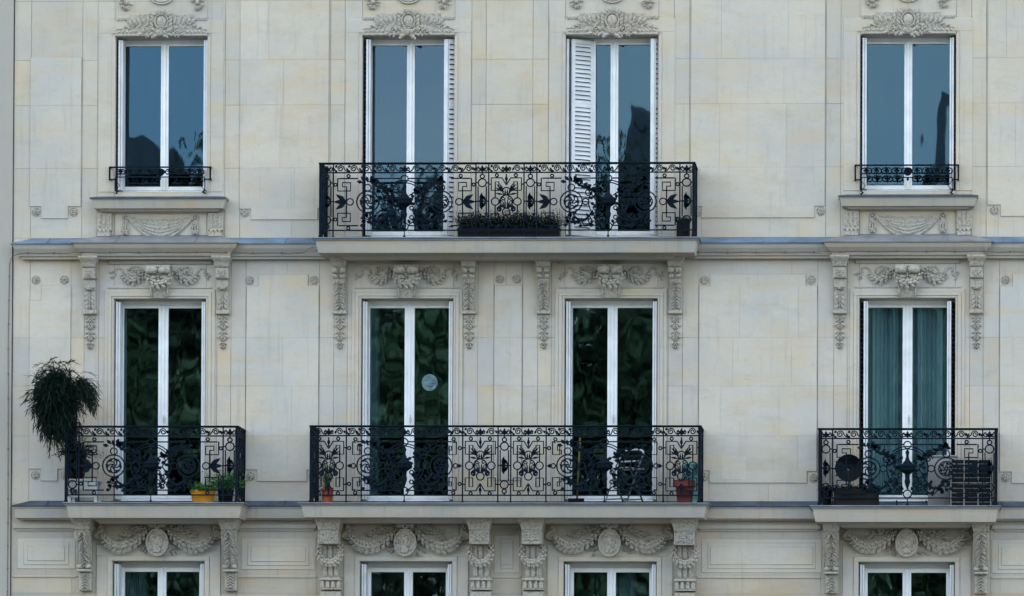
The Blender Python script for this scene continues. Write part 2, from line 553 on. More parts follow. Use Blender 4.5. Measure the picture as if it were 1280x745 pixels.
# mortar bed behind the joints, with holes, and the reveals of the openings
wall.cur = 1
for st, z0, z1 in (('up', Z_LU, TOPZ), ('mid', Z_LL, Z_LU), ('low', GZ, Z_LL)):
    hs = sorted([o for o in OPEN if o[1] == st], key=lambda o: o[2])
    x = XL - .02
    for o in hs:
        wall.box(x, o[2], .0045, WT, z0, z1)
        if o[5] < z1: wall.box(o[2], o[3], .0045, WT, o[5] + .0, z1)
        if o[4] > z0: wall.box(o[2], o[3], .0045, WT, z0, o[4])
        x = o[3]
    wall.box(x, XR, .0045, WT, z0, z1)
wall.cur = 0
for o in OPEN:      # stone linings
    _, st, x0, x1, z0, z1 = o
    wall.box(x0, x0 + .003, .0, WT, z0, z1)
    wall.box(x1 - .003, x1, .0, WT, z0, z1)
    wall.box(x0 + .003, x1 - .003, .0, WT, z1 - .003, z1)
    wall.box(x0 + .003, x1 - .003, .0, WT, z0, z0 + .003)
wall.build('wall', [M['stone'], M['mortar']], B)
# body of the house behind the front: sides, back, floors, party walls
sh = MB()
YB = 11
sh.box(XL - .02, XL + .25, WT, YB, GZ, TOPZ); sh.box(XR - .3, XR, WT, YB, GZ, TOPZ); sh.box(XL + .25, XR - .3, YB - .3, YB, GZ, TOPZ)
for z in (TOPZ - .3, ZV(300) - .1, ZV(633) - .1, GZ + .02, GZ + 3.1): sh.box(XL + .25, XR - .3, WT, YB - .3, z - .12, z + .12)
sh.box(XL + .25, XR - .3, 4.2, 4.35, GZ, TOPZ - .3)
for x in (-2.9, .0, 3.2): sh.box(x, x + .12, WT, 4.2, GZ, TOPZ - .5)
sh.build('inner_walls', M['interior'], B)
rf = MB()
rf.add([(XL - .3, -.3, TOPZ), (XR, -.3, TOPZ), (XR, 3, TOPZ + 3.4), (XL - .3, 3, TOPZ + 3.4), (XL - .3, YB, TOPZ), (XR, YB, TOPZ), (XR, 8, TOPZ + 3.4), (XL - .3, 8, TOPZ + 3.4)],
       [(0, 1, 2, 3), (3, 2, 6, 7), (7, 6, 5, 4), (0, 3, 7, 4), (1, 5, 6, 2), (0, 4, 5, 1)])
rf.build('roof', M['slate'], B)

# ---- raised wall panels with notched corners
def panel(name, poly, lab=None):
    up = poly[0][1] < 300
    P = [pt(u, v) for u, v in poly]
    n = len(P)
    ar = sum(P[i][0] * P[(i + 1) % n][1] - P[(i + 1) % n][0] * P[i][1] for i in range(n))
    if ar < 0: P = P[::-1]
    # square up: pixel points share exact x or z with neighbours
    P = [list(p) for p in P]
    for i in range(n):
        j = (i + 1) % n
        if abs(P[i][0] - P[j][0]) < abs(P[i][1] - P[j][1]):
            mxx = (P[i][0] + P[j][0]) / 2; P[i][0] = P[j][0] = mxx
    for i in range(n):
        j = (i + 1) % n
        if abs(P[i][0] - P[j][0]) >= abs(P[i][1] - P[j][1]):
            mz = (P[i][1] + P[j][1]) / 2; P[i][1] = P[j][1] = mz
    P = [tuple(p) for p in P]
    mb = MB()
    mb.cur = 1
    mb.prism(P, -.0105, .001)
    mb.cur = 0
    zs_ = sorted(set([round(p[1], 4) for p in P]))
    course = zs_up if up else zs_mid
    allz = sorted(zs_ + [z for z in course if zs_[0] + .05 < z < zs_[-1] - .05 and min(abs(z - q) for q in zs_) > .04])
    for q in range(len(allz) - 1):
        a, b = allz[q], allz[q + 1]; zm = (a + b) / 2
        xs = sorted(P[k][0] for k in range(n) if (P[k][1] - zm) * (P[(k + 1) % n][1] - zm) < 0)
        xa, xb = xs[0], xs[-1]
        cuts = [xa, xb]
        if xb - xa > .7 and b - a > .25:
            m_ = max(1, round((xb - xa) / .8)); off = rnd.uniform(.25, .75)
            cuts = [xa] + [xa + (xb - xa) * (k + off) / m_ for k in range(m_)] + [xb]
        for k in range(len(cuts) - 1):
            t = rnd.gauss(1.03, .022); w = rnd.gauss(0, .009)
            mb.t = (t * (1 + w), t, t * (1.0 - w)) if up else (t * (1.0 + w), t * 1.02, t * (1.045 - w))
            g0 = 0 if a in zs_ else .0013; g1 = 0 if b in zs_ else .0013
            mb.box(cuts[k] + (.0013 if k else 0), cuts[k + 1] - (.0013 if k < len(cuts) - 2 else 0), -.0135, -.0100, a + g0, b - g1)
    mb.cur = 1; mb.t = (1, 1, 1)
    g = []
    for i in range(n):
        a, b, c = P[i - 1], P[i], P[(i + 1) % n]
        e1 = Vector((b[0] - a[0], b[1] - a[1])).normalized(); e2 = Vector((c[0] - b[0], c[1] - b[1])).normalized()
        k = Vector((e1.y, -e1.x)) + Vector((e2.y, -e2.x))
        g.append((b[0] + k.x * .0055, b[1] + k.y * .0055))
    mb.prism(g, -.0015, .0005)
    return mb.build(name, [M['stone'], M['mortar']], B, lab)
panel('wall_panel', [(38, 72), (102, 72), (101, 258), (85, 258), (85, 273), (52, 273), (52, 258), (38, 258)])
panel('wall_panel', [(300.5, -60), (411, -60), (411, 260.5), (397, 260.5), (397, 274.5), (314, 274.5), (314, 261), (300.5, 261)])
panel('wall_panel', [(864, -60), (1031, -60), (1031.5, 257.5), (1018, 257.5), (1018, 272), (877, 272), (877, 258), (864, 258)])
panel('wall_panel', [(1235, -60), (1400, -60), (1400, 256), (1390, 270), (1251, 270), (1251, 256), (1235, 256)][:3] + [(1400, 270), (1251, 270), (1251, 256), (1235, 256)])
panel('wall_panel', [(37, 376), (52, 376), (52, 357), (88, 357), (88, 586), (72, 586), (72, 601), (51, 601), (51, 586), (37, 586)])
panel('wall_panel', [(308, 358), (323.5, 358), (323.5, 343.5), (385, 343.5), (385, 357.5), (398, 357.5), (398, 587), (383.5, 587), (383.5, 601.5), (321.5, 601.5), (321.5, 587), (308, 587)])
panel('wall_panel', [(618, 357), (652, 357), (652, 600), (618, 600)])
panel('wall_panel', [(874, 358), (888, 358), (888, 343), (1007, 343), (1007, 357.5), (1021, 357.5), (1021, 589), (1008.5, 589), (1008.5, 603.5), (887, 603.5), (887, 588), (874, 588)])
panel('wall_panel', [(1250, 358), (1266, 358), (1266, 343), (1400, 343), (1400, 604), (1264.5, 604), (1264.5, 589.5), (1250, 589.5)])
# ground-storey framed panels (y 650 - 720): three stepped fields
def framed(u0, u1, vo0, vo1, inset):
    mb = MB()
    for k, (du, dv, y) in enumerate(((0, 0, .010), (8, 5, .018), (inset, 10, .010))):
        a, zt = pt(u0 + du, vo0 + dv); b, zb = pt(u1 - du, vo1 - dv)
        t = 1.0 + .015 * k
        mb.t = (t, t, t); mb.cur = 0
        mb.box(a, b, -.006 - .006 * k, 0.004, zb, zt, .004)
        mb.cur = 1; mb.t = (1, 1, 1)
        mb.box(a - .0035, b + .0035, -.0015 - .006 * k, .003, zb - .0045, zt + .0035)
    mb.build('framed_panel', [M['stone'], M['mortar']], B)
framed(22, 94, 673, 711, 13)
framed(302, 394, 673, 712, 12)
framed(618, 649, 669, 716, 8)
framed(877, 1027, 674, 716, 11)
framed(1240, 1420, 675, 717, 12)
# string courses at the head of the ground storey
for u0, u1 in ((17, 96), (297, 396), (612, 650), (872, 1026), (1240, 1500)):
    a = XU(u0, 660); b = XU(u1, 660) if u1 < 1400 else XR
    z = ZV(661); mb = MB(); mb.stack(a + .05, b - .05, [(z - .03, .02), (z, .02), (z, .045), (z + .045, .05), (z + .05, .045)]); mb.build('string_course', M['cornice'], B)
    z = ZV(721.5); mb = MB(); mb.box(a, b, -.014, .0, z - .012, z + .012, .004); mb.build('string_course', M['cornice'], B)

mb = MB()
xa_, za_ = pt(902, 571); xb_, zb_ = pt(932, 601)
mb.t = (1.12, 1.13, 1.14)
mb.box(xa_, xb_, -.0155, -.010, zb_ + .02, za_, .001)
mb.build('stone_patch', [M['stone']], B, 'paler square repair patch in the wall')
# ---- rosettes
def rosette_mesh():
    mb = MB(); mb.smooth = False
    mb.ring(0, -.006, 0, .050, .006, 18, 5)
    for k in range(6):
        a = 2 * PI * k / 6 + .3
        mb.leaf(.008 * math.cos(a), .008 * math.sin(a), a, .037, .034, -.002, .018)
    mb.ell((0, -.012, 0), .011, .012, .011)
    return mb.mesh('rosette', M['carved'])
ros = rosette_mesh()
for u, v in ((45, 265), (92, 265), (306, 266), (404, 266), (870.5, 266), (1026, 264), (1243, 263), (45, 350), (80.5, 350),
             (312, 350.5), (392.5, 350.5), (625, 349), (646, 349), (880.5, 350.5), (1014, 350), (1257, 350), (44, 594), (81, 594),
             (313.5, 595.5), (391, 595.5), (880, 596), (1017, 597.5), (1257, 597)):
    x, z = pt(u, v)
    o = bpy.data.objects.new('rosette', ros); C.objects.link(o); o.parent = B
    o.location = (x, 0, z)
    o.rotation_euler = (0, rnd.uniform(0, 1), 0)

# ---- architraves round the openings
def architrave(x0, x1, z0, z1, st):
    mb = MB(); mb.smooth = False
    if st == 'up': ss = [(.205, .008), (.04, .016)]
    elif st == 'mid': ss = [(.115, .016), (.07, .026), (.028, .014)]
    else: ss = [(.20, .012), (.06, .026)]
    prev = None
    for w, h in ss:
        nx = ss[ss.index((w, h)) + 1][0] if ss.index((w, h)) + 1 < len(ss) else 0
        for s_, xx in ((-1, x0), (1, x1)):
            a, b = xx + s_ * nx, xx + s_ * w
            mb.box(min(a, b), max(a, b), -h, 0.002, z0, z1 + nx, .004)
        if st != 'up' or w > .1: mb.box(x0 - w, x1 + w, -h, 0.002, z1 + nx, z1 + w, .004)
    return mb.build('window_surround', [M['stone']], B)
for i, st, x0, x1, z0, z1 in OPEN:
    architrave(x0, x1, z0 if st != 'low' else GZ + 3.3, z1, st)

# ---- carving helpers
def bez(p, n=16):
    out_ = []
    m_ = len(p) - 1
    P = [p[0]] + list(p) + [p[-1]]
    seg = max(2, n // m_)
    for i in range(m_):
        a, b, c, d = P[i], P[i + 1], P[i + 2], P[i + 3]
        for k in range(seg):
            t = k / seg
            out_.append(tuple(.5 * ((2 * b[q]) + (-a[q] + c[q]) * t + (2 * a[q] - 5 * b[q] + 4 * c[q] - d[q]) * t * t + (-a[q] + 3 * b[q] - 3 * c[q] + d[q]) * t ** 3) for q in range(len(b))))
    out_.append(tuple(p[-1]))
    return out_
def garland(mb, pts, r0, rmid, rr, n=22, y=-.01, h=.05):
    """swag of overlapping laurel leaves along a curve in the XZ plane"""
    c = bez(pts, n)
    n = len(c)
    tube = []
    for i, (x, z) in enumerate(c): tube.append((x, y, z))
    for i in range(n - 1):
        t = i / (n - 1); w = r0 + (rmid - r0) * math.sin(PI * t)
        x, z = c[i]; dx, dz = c[i + 1][0] - x, c[i + 1][1] - z
        a = math.atan2(dz, dx)
        mb.ell((x, y + .01, z), w * .85, h * .45, w * .85, 7, 5)
        sgn = (-1, 0, 1)[i % 3]
        for sgn in ((-1, 1) if i % 2 else (0,)):
            mb.leaf(x - math.sin(a) * sgn * w * .35, z + math.cos(a) * sgn * w * .35, a + sgn * .62 + rr.uniform(-.15, .15), w * 2.0, w * 1.3, y - h * (.45 if sgn == 0 else .2), h * .55)
def ribbon(mb, pts, w, y, n=18, h=.018):
    c = bez(pts, n)
    for i in range(len(c) - 1):
        (x, z), (x2, z2) = c[i], c[i + 1]
        t = i / (len(c) - 1)
        ww = w * (.6 + .4 * abs(math.sin(t * 9)))
        a = math.atan2(z2 - z, x2 - x)
        px, pz = -math.sin(a) * ww, math.cos(a) * ww
        mb.add([(x - px, y, z - pz), (x + px, y, z + pz), (x2 + px, y, z2 + pz), (x2 - px, y, z2 - pz),
                (x - px * .7, y - h, z - pz * .7), (x + px * .7, y - h * .5, z + pz * .7), (x2 + px * .7, y - h * .5, z2 + pz * .7), (x2 - px * .7, y - h, z2 - pz * .7)],
               [(0, 1, 5, 4), (1, 2, 6, 5), (2, 3, 7, 6), (3, 0, 4, 7), (4, 5, 6, 7)])
def vine(mb, pts, w, n, y, h, rr, spread=.9, lobes=2, taper=.5):
    """a stem with lobed leaves to both sides"""
    c = bez(pts, n * 2)
    mb.tube([(x, y - .006, z) for x, z in c], .009, 5, False, .003)
    for i in range(0, len(c) - 1):
        t = i / (len(c) - 1)
        x, z = c[i]; x2, z2 = c[i + 1]
        a = math.atan2(z2 - z, x2 - x)
        k = w * (1 - (1 - taper) * t) * rr.uniform(.8, 1.2)
        sgn = 1 if i % 2 else -1
        mb.leaf(x, z, a + sgn * spread * rr.uniform(.7, 1.2), k, k * .5, y, h * rr.uniform(.7, 1.2), lobes)
    x, z = c[-1]; mb.leaf(x, z, a, w * .8, w * .4, y, h, 1)

# ---- crown carving over each top-storey window
def crown(bx, H, seed):
    rr = random.Random(seed)
    mb = MB(); mb.smooth = False
    hw = .585
    mb.box(bx - hw, bx + hw, -.034, 0, H + .002, H + .035, .008)
    mb.box(bx - .40, bx + .40, -.016, 0, H + .035, H + .285, .006)
    for s_ in (-1, 1):
        a, b = sorted((bx + s_ * .42, bx + s_ * .585))
        mb.box(a, b, -.012, 0, H + .195, H + .245, .004)
        for k in range(3): mb.box(a + .03 + k * .045, a + .05 + k * .045, -.026, -.010, H + .205, H + .235, .004)
        # acanthus branch
        vine(mb, [(bx + s_ * .05, H + .05), (bx + s_ * .17, H + .16), (bx + s_ * .30, H + .155), (bx + s_ * .40, H + .12), (bx + s_ * .50, H + .10)], .095, 7, -.010, .020, rr, .8)
        vine(mb, [(bx + s_ * .02, H + .015), (bx + s_ * .14, H + .05), (bx + s_ * .24, H + .03)], .10, 4, -.018, .030, rr, .9)
        for q in range(6):
            mb.leaf(bx + s_ * (.10 + q * .055), H + .13 + rr.uniform(0, .03), PI / 2 - s_ * (.1 + q * .10), .14 - q * .008, .045, -.014, .020)
        mb.ring(bx + s_ * .20, -.03, H + .075, .032, .009, 12)
        mb.ell((bx + s_ * .20, -.02, H + .075), .018, .022, .018)
        for q in range(5): mb.leaf(bx + s_ * (.30 + q * .05), H + .075, (0 if s_ > 0 else PI) - s_ * .5, .085, .04, -.012, .024)
        # big side curl embracing the cartouche
        mb.tube([(x, -.03, z) for x, z in bez([(bx + s_ * .03, H + .03), (bx + s_ * .115, H + .10), (bx + s_ * .12, H + .22), (bx + s_ * .05, H + .30)], 14)], .017, 6, False, .010)
        for q in range(4): mb.leaf(bx + s_ * .10, H + .12 + q * .045, PI / 2 - s_ * .6, .07, .034, -.030, .02)
        # hanging bouquet fragment above
        for q in range(16):
            an = rr.uniform(0, 2 * PI)
            mb.leaf(bx + s_ * .45 + .04 * math.cos(an), H + .43 + .05 * math.sin(an), an, .05, .032, -.008, .03)
        mb.ell((bx + s_ * .45, -.02, H + .43), .03, .03, .035)
        for q in range(5): mb.leaf(bx + s_ * .45 + rr.uniform(-.03, .03), H + .38, -PI / 2 + rr.uniform(-.5, .5), .055, .026, -.006, .022)
    # cartouche
    mb.smooth = True
    mb.ell((bx, -.02, H + .185), .068, .034, .075, 14, 8)
    mb.smooth = False
    mb.tube([(bx + .085 * math.cos(a), -.03, H + .19 + .092 * math.sin(a)) for a in [2 * PI * k / 20 for k in range(20)]], .014, 6, True)
    for q in range(7):
        a = PI / 2 + (q - 3) * .36
        mb.leaf(bx + .06 * math.cos(a), H + .24 + .04 * math.sin(a), a, .075, .04, -.028, .022)
    for q in range(7):
        a = -PI / 2 + (q - 3) * .3
        mb.leaf(bx, H + .085, a, .075, .035, -.030, .022)
    mb.box(bx - .04, bx + .04, -.052, -.02, H + .115, H + .125)
    # oval above, cut by the photo's edge
    mb.tube([(bx + .135 * math.cos(a), -.02, H + .50 + .09 * math.sin(a)) for a in [2 * PI * k / 26 for k in range(26)]], .012, 5, True)
    mb.tube([(bx + .105 * math.cos(a), -.02, H + .505 + .068 * math.sin(a)) for a in [2 * PI * k / 26 for k in range(26)]], .007, 5, True)
    mb.build('window_crown', M['carved'], B, 'carved acanthus crown with an oval cartouche over a top window')
for i in range(4): crown(BC[i], HEAD['up'], 30 + i)

# ---- scroll keystone with garlands over each middle window
def keystone(bx, H, seed):
    rr = random.Random(seed)
    mb = MB()
    zt = H + .405
    mb.stackc(bx - .13, bx + .13, [(H + .0, -.035, .05), (H + .12, -.03, .075), (H + .2, 0, .10), (H + .34, .012, .16), (zt - .02, .02, .17), (zt, .025, .17)])
    mb.smooth = True
    for s_ in (-1, 1):       # double volute roll
        mb.tube([(bx + s_ * .018, -.165, zt - .065), (bx + s_ * .07, -.175, zt - .06), (bx + s_ * .15, -.165, zt - .06)], .052, 12)
        mb.tube([(bx + s_ * .018, -.135, zt - .15), (bx + s_ * .07, -.135, zt - .15), (bx + s_ * .125, -.125, zt - .15)], .024, 12)
        mb.tube([(x, -.075, z) for x, z in [(bx + s_ * .105, H + .16), (bx + s_ * .10, H + .08), (bx + s_ * .098, H + .01)]], .014, 6)
    mb.smooth = False
    for k in range(13): mb.ell((bx, -.21 + k * .0095, zt - .03 - k * .028), .011, .012, .010, 6, 4)
    garland(mb, [(bx - .155, H + .30), (bx - .11, H + .20), (bx, H + .165), (bx + .11, H + .20), (bx + .155, H + .30)], .02, .036, rr, 16, -.13, .05)
    mb.build('keystone', M['carved'], B)
    for s_ in (-1, 1):
        g = MB()
        garland(g, [(bx + s_ * .17, H + .355), (bx + s_ * .24, H + .27), (bx + s_ * .34, H + .215), (bx + s_ * .42, H + .25), (bx + s_ * .47, H + .30)], .014, .036, rr, 16, -.004, .05)
        ribbon(g, [(bx + s_ * .20, H + .31), (bx + s_ * .27, H + .385), (bx + s_ * .36, H + .39), (bx + s_ * .40, H + .33), (bx + s_ * .34, H + .30)], .018, 0)
        ribbon(g, [(bx + s_ * .45, H + .30), (bx + s_ * .50, H + .375), (bx + s_ * .56, H + .365), (bx + s_ * .565, H + .30), (bx + s_ * .62, H + .27)], .018, 0)
        for q in range(7): g.leaf(bx + s_ * (.24 + q * .022), H + .30 + rr.uniform(-.01, .05), rr.uniform(0, PI), .06, .03, 0, .026)
        for q in range(6): g.leaf(bx + s_ * (.58 + rr.uniform(0, .07)), H + .28 + rr.uniform(-.03, .05), rr.uniform(0, 2 * PI), .045, .022, 0, .02)
        g.build('garland', M['carved'], B)
    f = MB()      # frieze field
    f.box(bx - .66, bx + .66, -.012, 0, H + .125, H + .145, .004)
    f.box(bx - .66, bx + .66, -.03, 0, H + .43, H + .49, .012)
    f.build('frieze_moulding', M['cornice'], B)
for i in range(4): keystone(BC[i], HEAD['mid'], 50 + i)

# ---- medallion with profile head and laurel swags over each lower window
def medallion(bx, H, seed, flip):
    rr = random.Random(seed)
    cz = H + .225
    mb = MB(); mb.smooth = False
    el = lambda a, b, n=28: [(bx + a * math.cos(2 * PI * k / n), cz + b * math.sin(2 * PI * k / n)) for k in range(n)]
    mb.prism(el(.142, .175), -.13, 0, .012)
    mb.tube([(x, -.135, z) for x, z in el(.132, .165)], .012, 6, True)
    mo = mb.build('medallion', M['carved'], B)
    p = [(-.045, -.125), (.02, -.13), (.055, -.09), (.03, -.06), (.055, -.055), (.062, -.035), (.056, -.02), (.066, -.01), (.060, .006), (.078, .018), (.062, .045), (.055, .075),
         (.035, .105), (-.01, .12), (-.055, .105), (-.08, .06), (-.075, .01), (-.05, -.03), (-.05, -.08)]
    f = -1 if flip else 1
    pb = MB(); pb.smooth = False
    pp = [(bx + f * x * 1.05, cz + z) for x, z in p]
    pb.prism(pp, -.155, -.125, .007)
    pb.smooth = True
    pb.ell((bx + f * .0, -.15, cz + .03), .055, .022, .065, 10, 6)
    pb.ell((bx + f * .03, -.15, cz - .02), .028, .018, .035, 10, 6)
    pb.smooth = False
    for q in range(26):
        a = rr.uniform(PI * .45, PI * 1.2); r = rr.uniform(.035, .085)
        pb.ell((bx + f * (r * math.cos(a) + .0), -.158, cz + .04 + r * .85 * math.sin(a)), .016, .010, .009, 6, 4, rr.uniform(0, 3))
    for q in range(5): pb.leaf(bx + f * (-.03 + q * .02), cz + .06 + .03 * math.sin(q * .8), (PI * .25 if f > 0 else PI * .75) , .04, .02, -.165, .012)
    pb.build('portrait', M['carved'], mo)
    for s_ in (-1, 1):
        g = MB()
        garland(g, [(bx + s_ * .13, H + .38), (bx + s_ * .22, H + .27), (bx + s_ * .36, H + .185), (bx + s_ * .50, H + .165), (bx + s_ * .62, H + .215), (bx + s_ * .70, H + .30)], .022, .048, rr, 26, -.05, .09)
        # hook of ribbon at the end
        g.tube([(x, -.06, z) for x, z in bez([(bx + s_ * .70, H + .27), (bx + s_ * .79, H + .30), (bx + s_ * .76, H + .36), (bx + s_ * .71, H + .38), (bx + s_ * .72, H + .43), (bx + s_ * .755, H + .41)], 18)], .017, 6)
        g.tube([(bx + s_ * .725, -.06, H + .42), (bx + s_ * .735, -.10, H + .50)], .012, 5)
        for q in range(20):
            t = q / 19
            x = bx + s_ * (.12 + .34 * t); z = H + .44 - .14 * t + rr.uniform(-.025, .035)
            g.leaf(x, z, (0 if s_ > 0 else PI) + s_ * rr.uniform(-.9, 1.4), rr.uniform(.06, .095), .042, -.012, .045, 2)
        for q in range(4):
            t = q / 3
            g.ring(bx + s_ * (.18 + .22 * t), -.035, H + .435 - .10 * t, .03, .009, 10)
        for q in range(9): g.leaf(bx + s_ * (.13 + rr.uniform(0, .10)), H + .13 + rr.uniform(-.03, .12), (0 if s_ > 0 else PI) + s_ * rr.uniform(-1.2, .3), .075, .035, -.01, .035, 2)
        g.build('laurel_swag', M['carved'], B)
    k = MB()
    k.ring(bx, -.14, H + .435, .028, .011, 14); k.ell((bx, -.12, H + .435), .016, .03, .016)
    for q in range(8):
        s_ = -1 if q % 2 else 1
        k.leaf(bx + s_ * .025, H + .42 + q * .004, (PI / 2) - s_ * (.5 + q * .17), .10, .05, -.10, .04, 2)
    k.box(bx - .09, bx + .09, -.10, 0, H + .41, H + .47, .012)
    k.build('ribbon_knot', M['carved'], B)
    f = MB()
    for s_ in (-1, 1):
        a, b = sorted((bx + s_ * .66, bx + s_ * .10))
        f.box(a, b, -.012, 0, H + .33, H + .342); f.box(a, b, -.008, 0, H + .342, H + .50)
    f.box(bx - .66, bx + .66, -.05, 0, H + .50, H + .53, .01)
    f.build('frieze_moulding', M['cornice'], B)
for i in range(4): medallion(BC[i], HEAD['low'], 70 + i, i == 3 or i == 9)

# ---- consoles under the middle cornice
ZC = ZV(322)
def console_mid(x, rich, seed):
    rr = random.Random(seed)
    mb = MB()
    mb.stackc(x - .085, x + .085, [(ZC - .13, 0, .17), (ZC - .115, .002, .18), (ZC - .075, .008, .20), (ZC - .04, .026, .235), (ZC - .02, .034, .25), (ZC, .034, .25)])
    cap = mb.build('console', M['carved'], B)
    b = MB()
    if rich:
        b.stackc(x - .08, x + .08, [(ZC - .28, 0, .12), (ZC - .13, 0, .15)])
        b.smooth = True
        for s_ in (-1, 1):
            b.tube([(x + s_ * .012, -.155, ZC - .175), (x + s_ * .084, -.155, ZC - .175)], .038, 10)
            b.tube([(x + s_ * .012, -.125, ZC - .245), (x + s_ * .078, -.125, ZC - .245)], .028, 10)
        b.smooth = False
        for k in range(6): b.ell((x, -.19 + k * .01, ZC - .145 - k * .022), .009, .01, .009, 6, 4)
        b.box(x - .07, x + .07, -.13, 0, ZC - .335, ZC - .285, .01)
        for k in range(5): b.leaf(x - .05 + k * .025, ZC - .30, -PI / 2, .05, .024, -.125, .02)
    else:
        b.box(x - .082, x + .082, -.145, 0, ZC - .275, ZC - .132, .006)
        b.box(x - .066, x + .066, -.152, -.14, ZC - .262, ZC - .146, .003)
        for k in range(8):
            a = 2 * PI * k / 8
            b.leaf(x + .006 * math.cos(a), ZC - .204 + .006 * math.sin(a), a, .046, .028, -.150, .018)
        b.ell((x, -.165, ZC - .204), .012, .012, .012)
        hd = MB(); hd.smooth = True
        hd.ell((x, -.10, ZC - .40), .055, .05, .022, 12, 6)
        hd.smooth = False
        hd.box(x - .058, x + .058, -.15, -.08, ZC - .39, ZC - .378)
        hd.build('half_disc', M['carved'], cap)
    b.build('scroll_block', M['carved'], cap)
    c = MB()
    c.stackc(x - .075, x + .075, [(ZC - .67, 0, .045), (ZC - .5, 0, .07), (ZC - .28, 0, .10)])
    if rich:
        for k in range(9):
            z = ZC - .33 - k * .036; s_ = -1 if k % 2 else 1
            for s_ in (-1, 1):
                c.leaf(x + s_ * .008, z, -PI / 2 + s_ * rr.uniform(.7, 1.1), .075, .036, -.10 + k * .005, .028, 2)
        for k in range(8): c.ell((x, -.11 + k * .005, ZC - .35 - k * .037), .009, .014, .013, 6, 4)
    else:
        for s_ in (-1, 1):
            for k in range(4): c.leaf(x + s_ * .01, ZC - .44 - k * .05, -PI / 2 + s_ * (.9 - k * .1), .075, .04, -.065 + k * .004, .014)
        c.box(x - .004, x + .004, -.085, -.04, ZC - .64, ZC - .42)
    c.box(x - .088, x + .088, -.07, 0, ZC - .715, ZC - .665, .01)
    c.build('console_body', M['carved'], cap)
    p = MB()
    for k in range(9):
        z = ZC - .745 - k * .048
        w = (.062, .05, .068, .03, .055, .066, .03, .045, .03)[k]
        for s_ in (-1, 1):
            p.leaf(x + s_ * .006, z + .012, -PI / 2 + s_ * 1.05, w * 1.15, w * .6, -.003, .030, 1)
            p.leaf(x + s_ * .004, z, -PI / 2 + s_ * .45, w * .9, w * .45, -.006, .026, 1)
        p.ell((x, -.018, z), .013, .018, .014, 6, 4)
        if w > .06:
            for s_ in (-1, 1): p.ring(x + s_ * .034, -.012, z - .012, .016, .006, 9, 4)
    p.build('pendant', M['carved'], cap)
for k, (u, rich) in enumerate(((113.5, 0), (279.5, 0), (425.5, 1), (587, 1), (680, 1), (844.5, 1), (1050, 0), (1220.5, 0))):
    console_mid(XU(u, 350), rich, 100 + k)

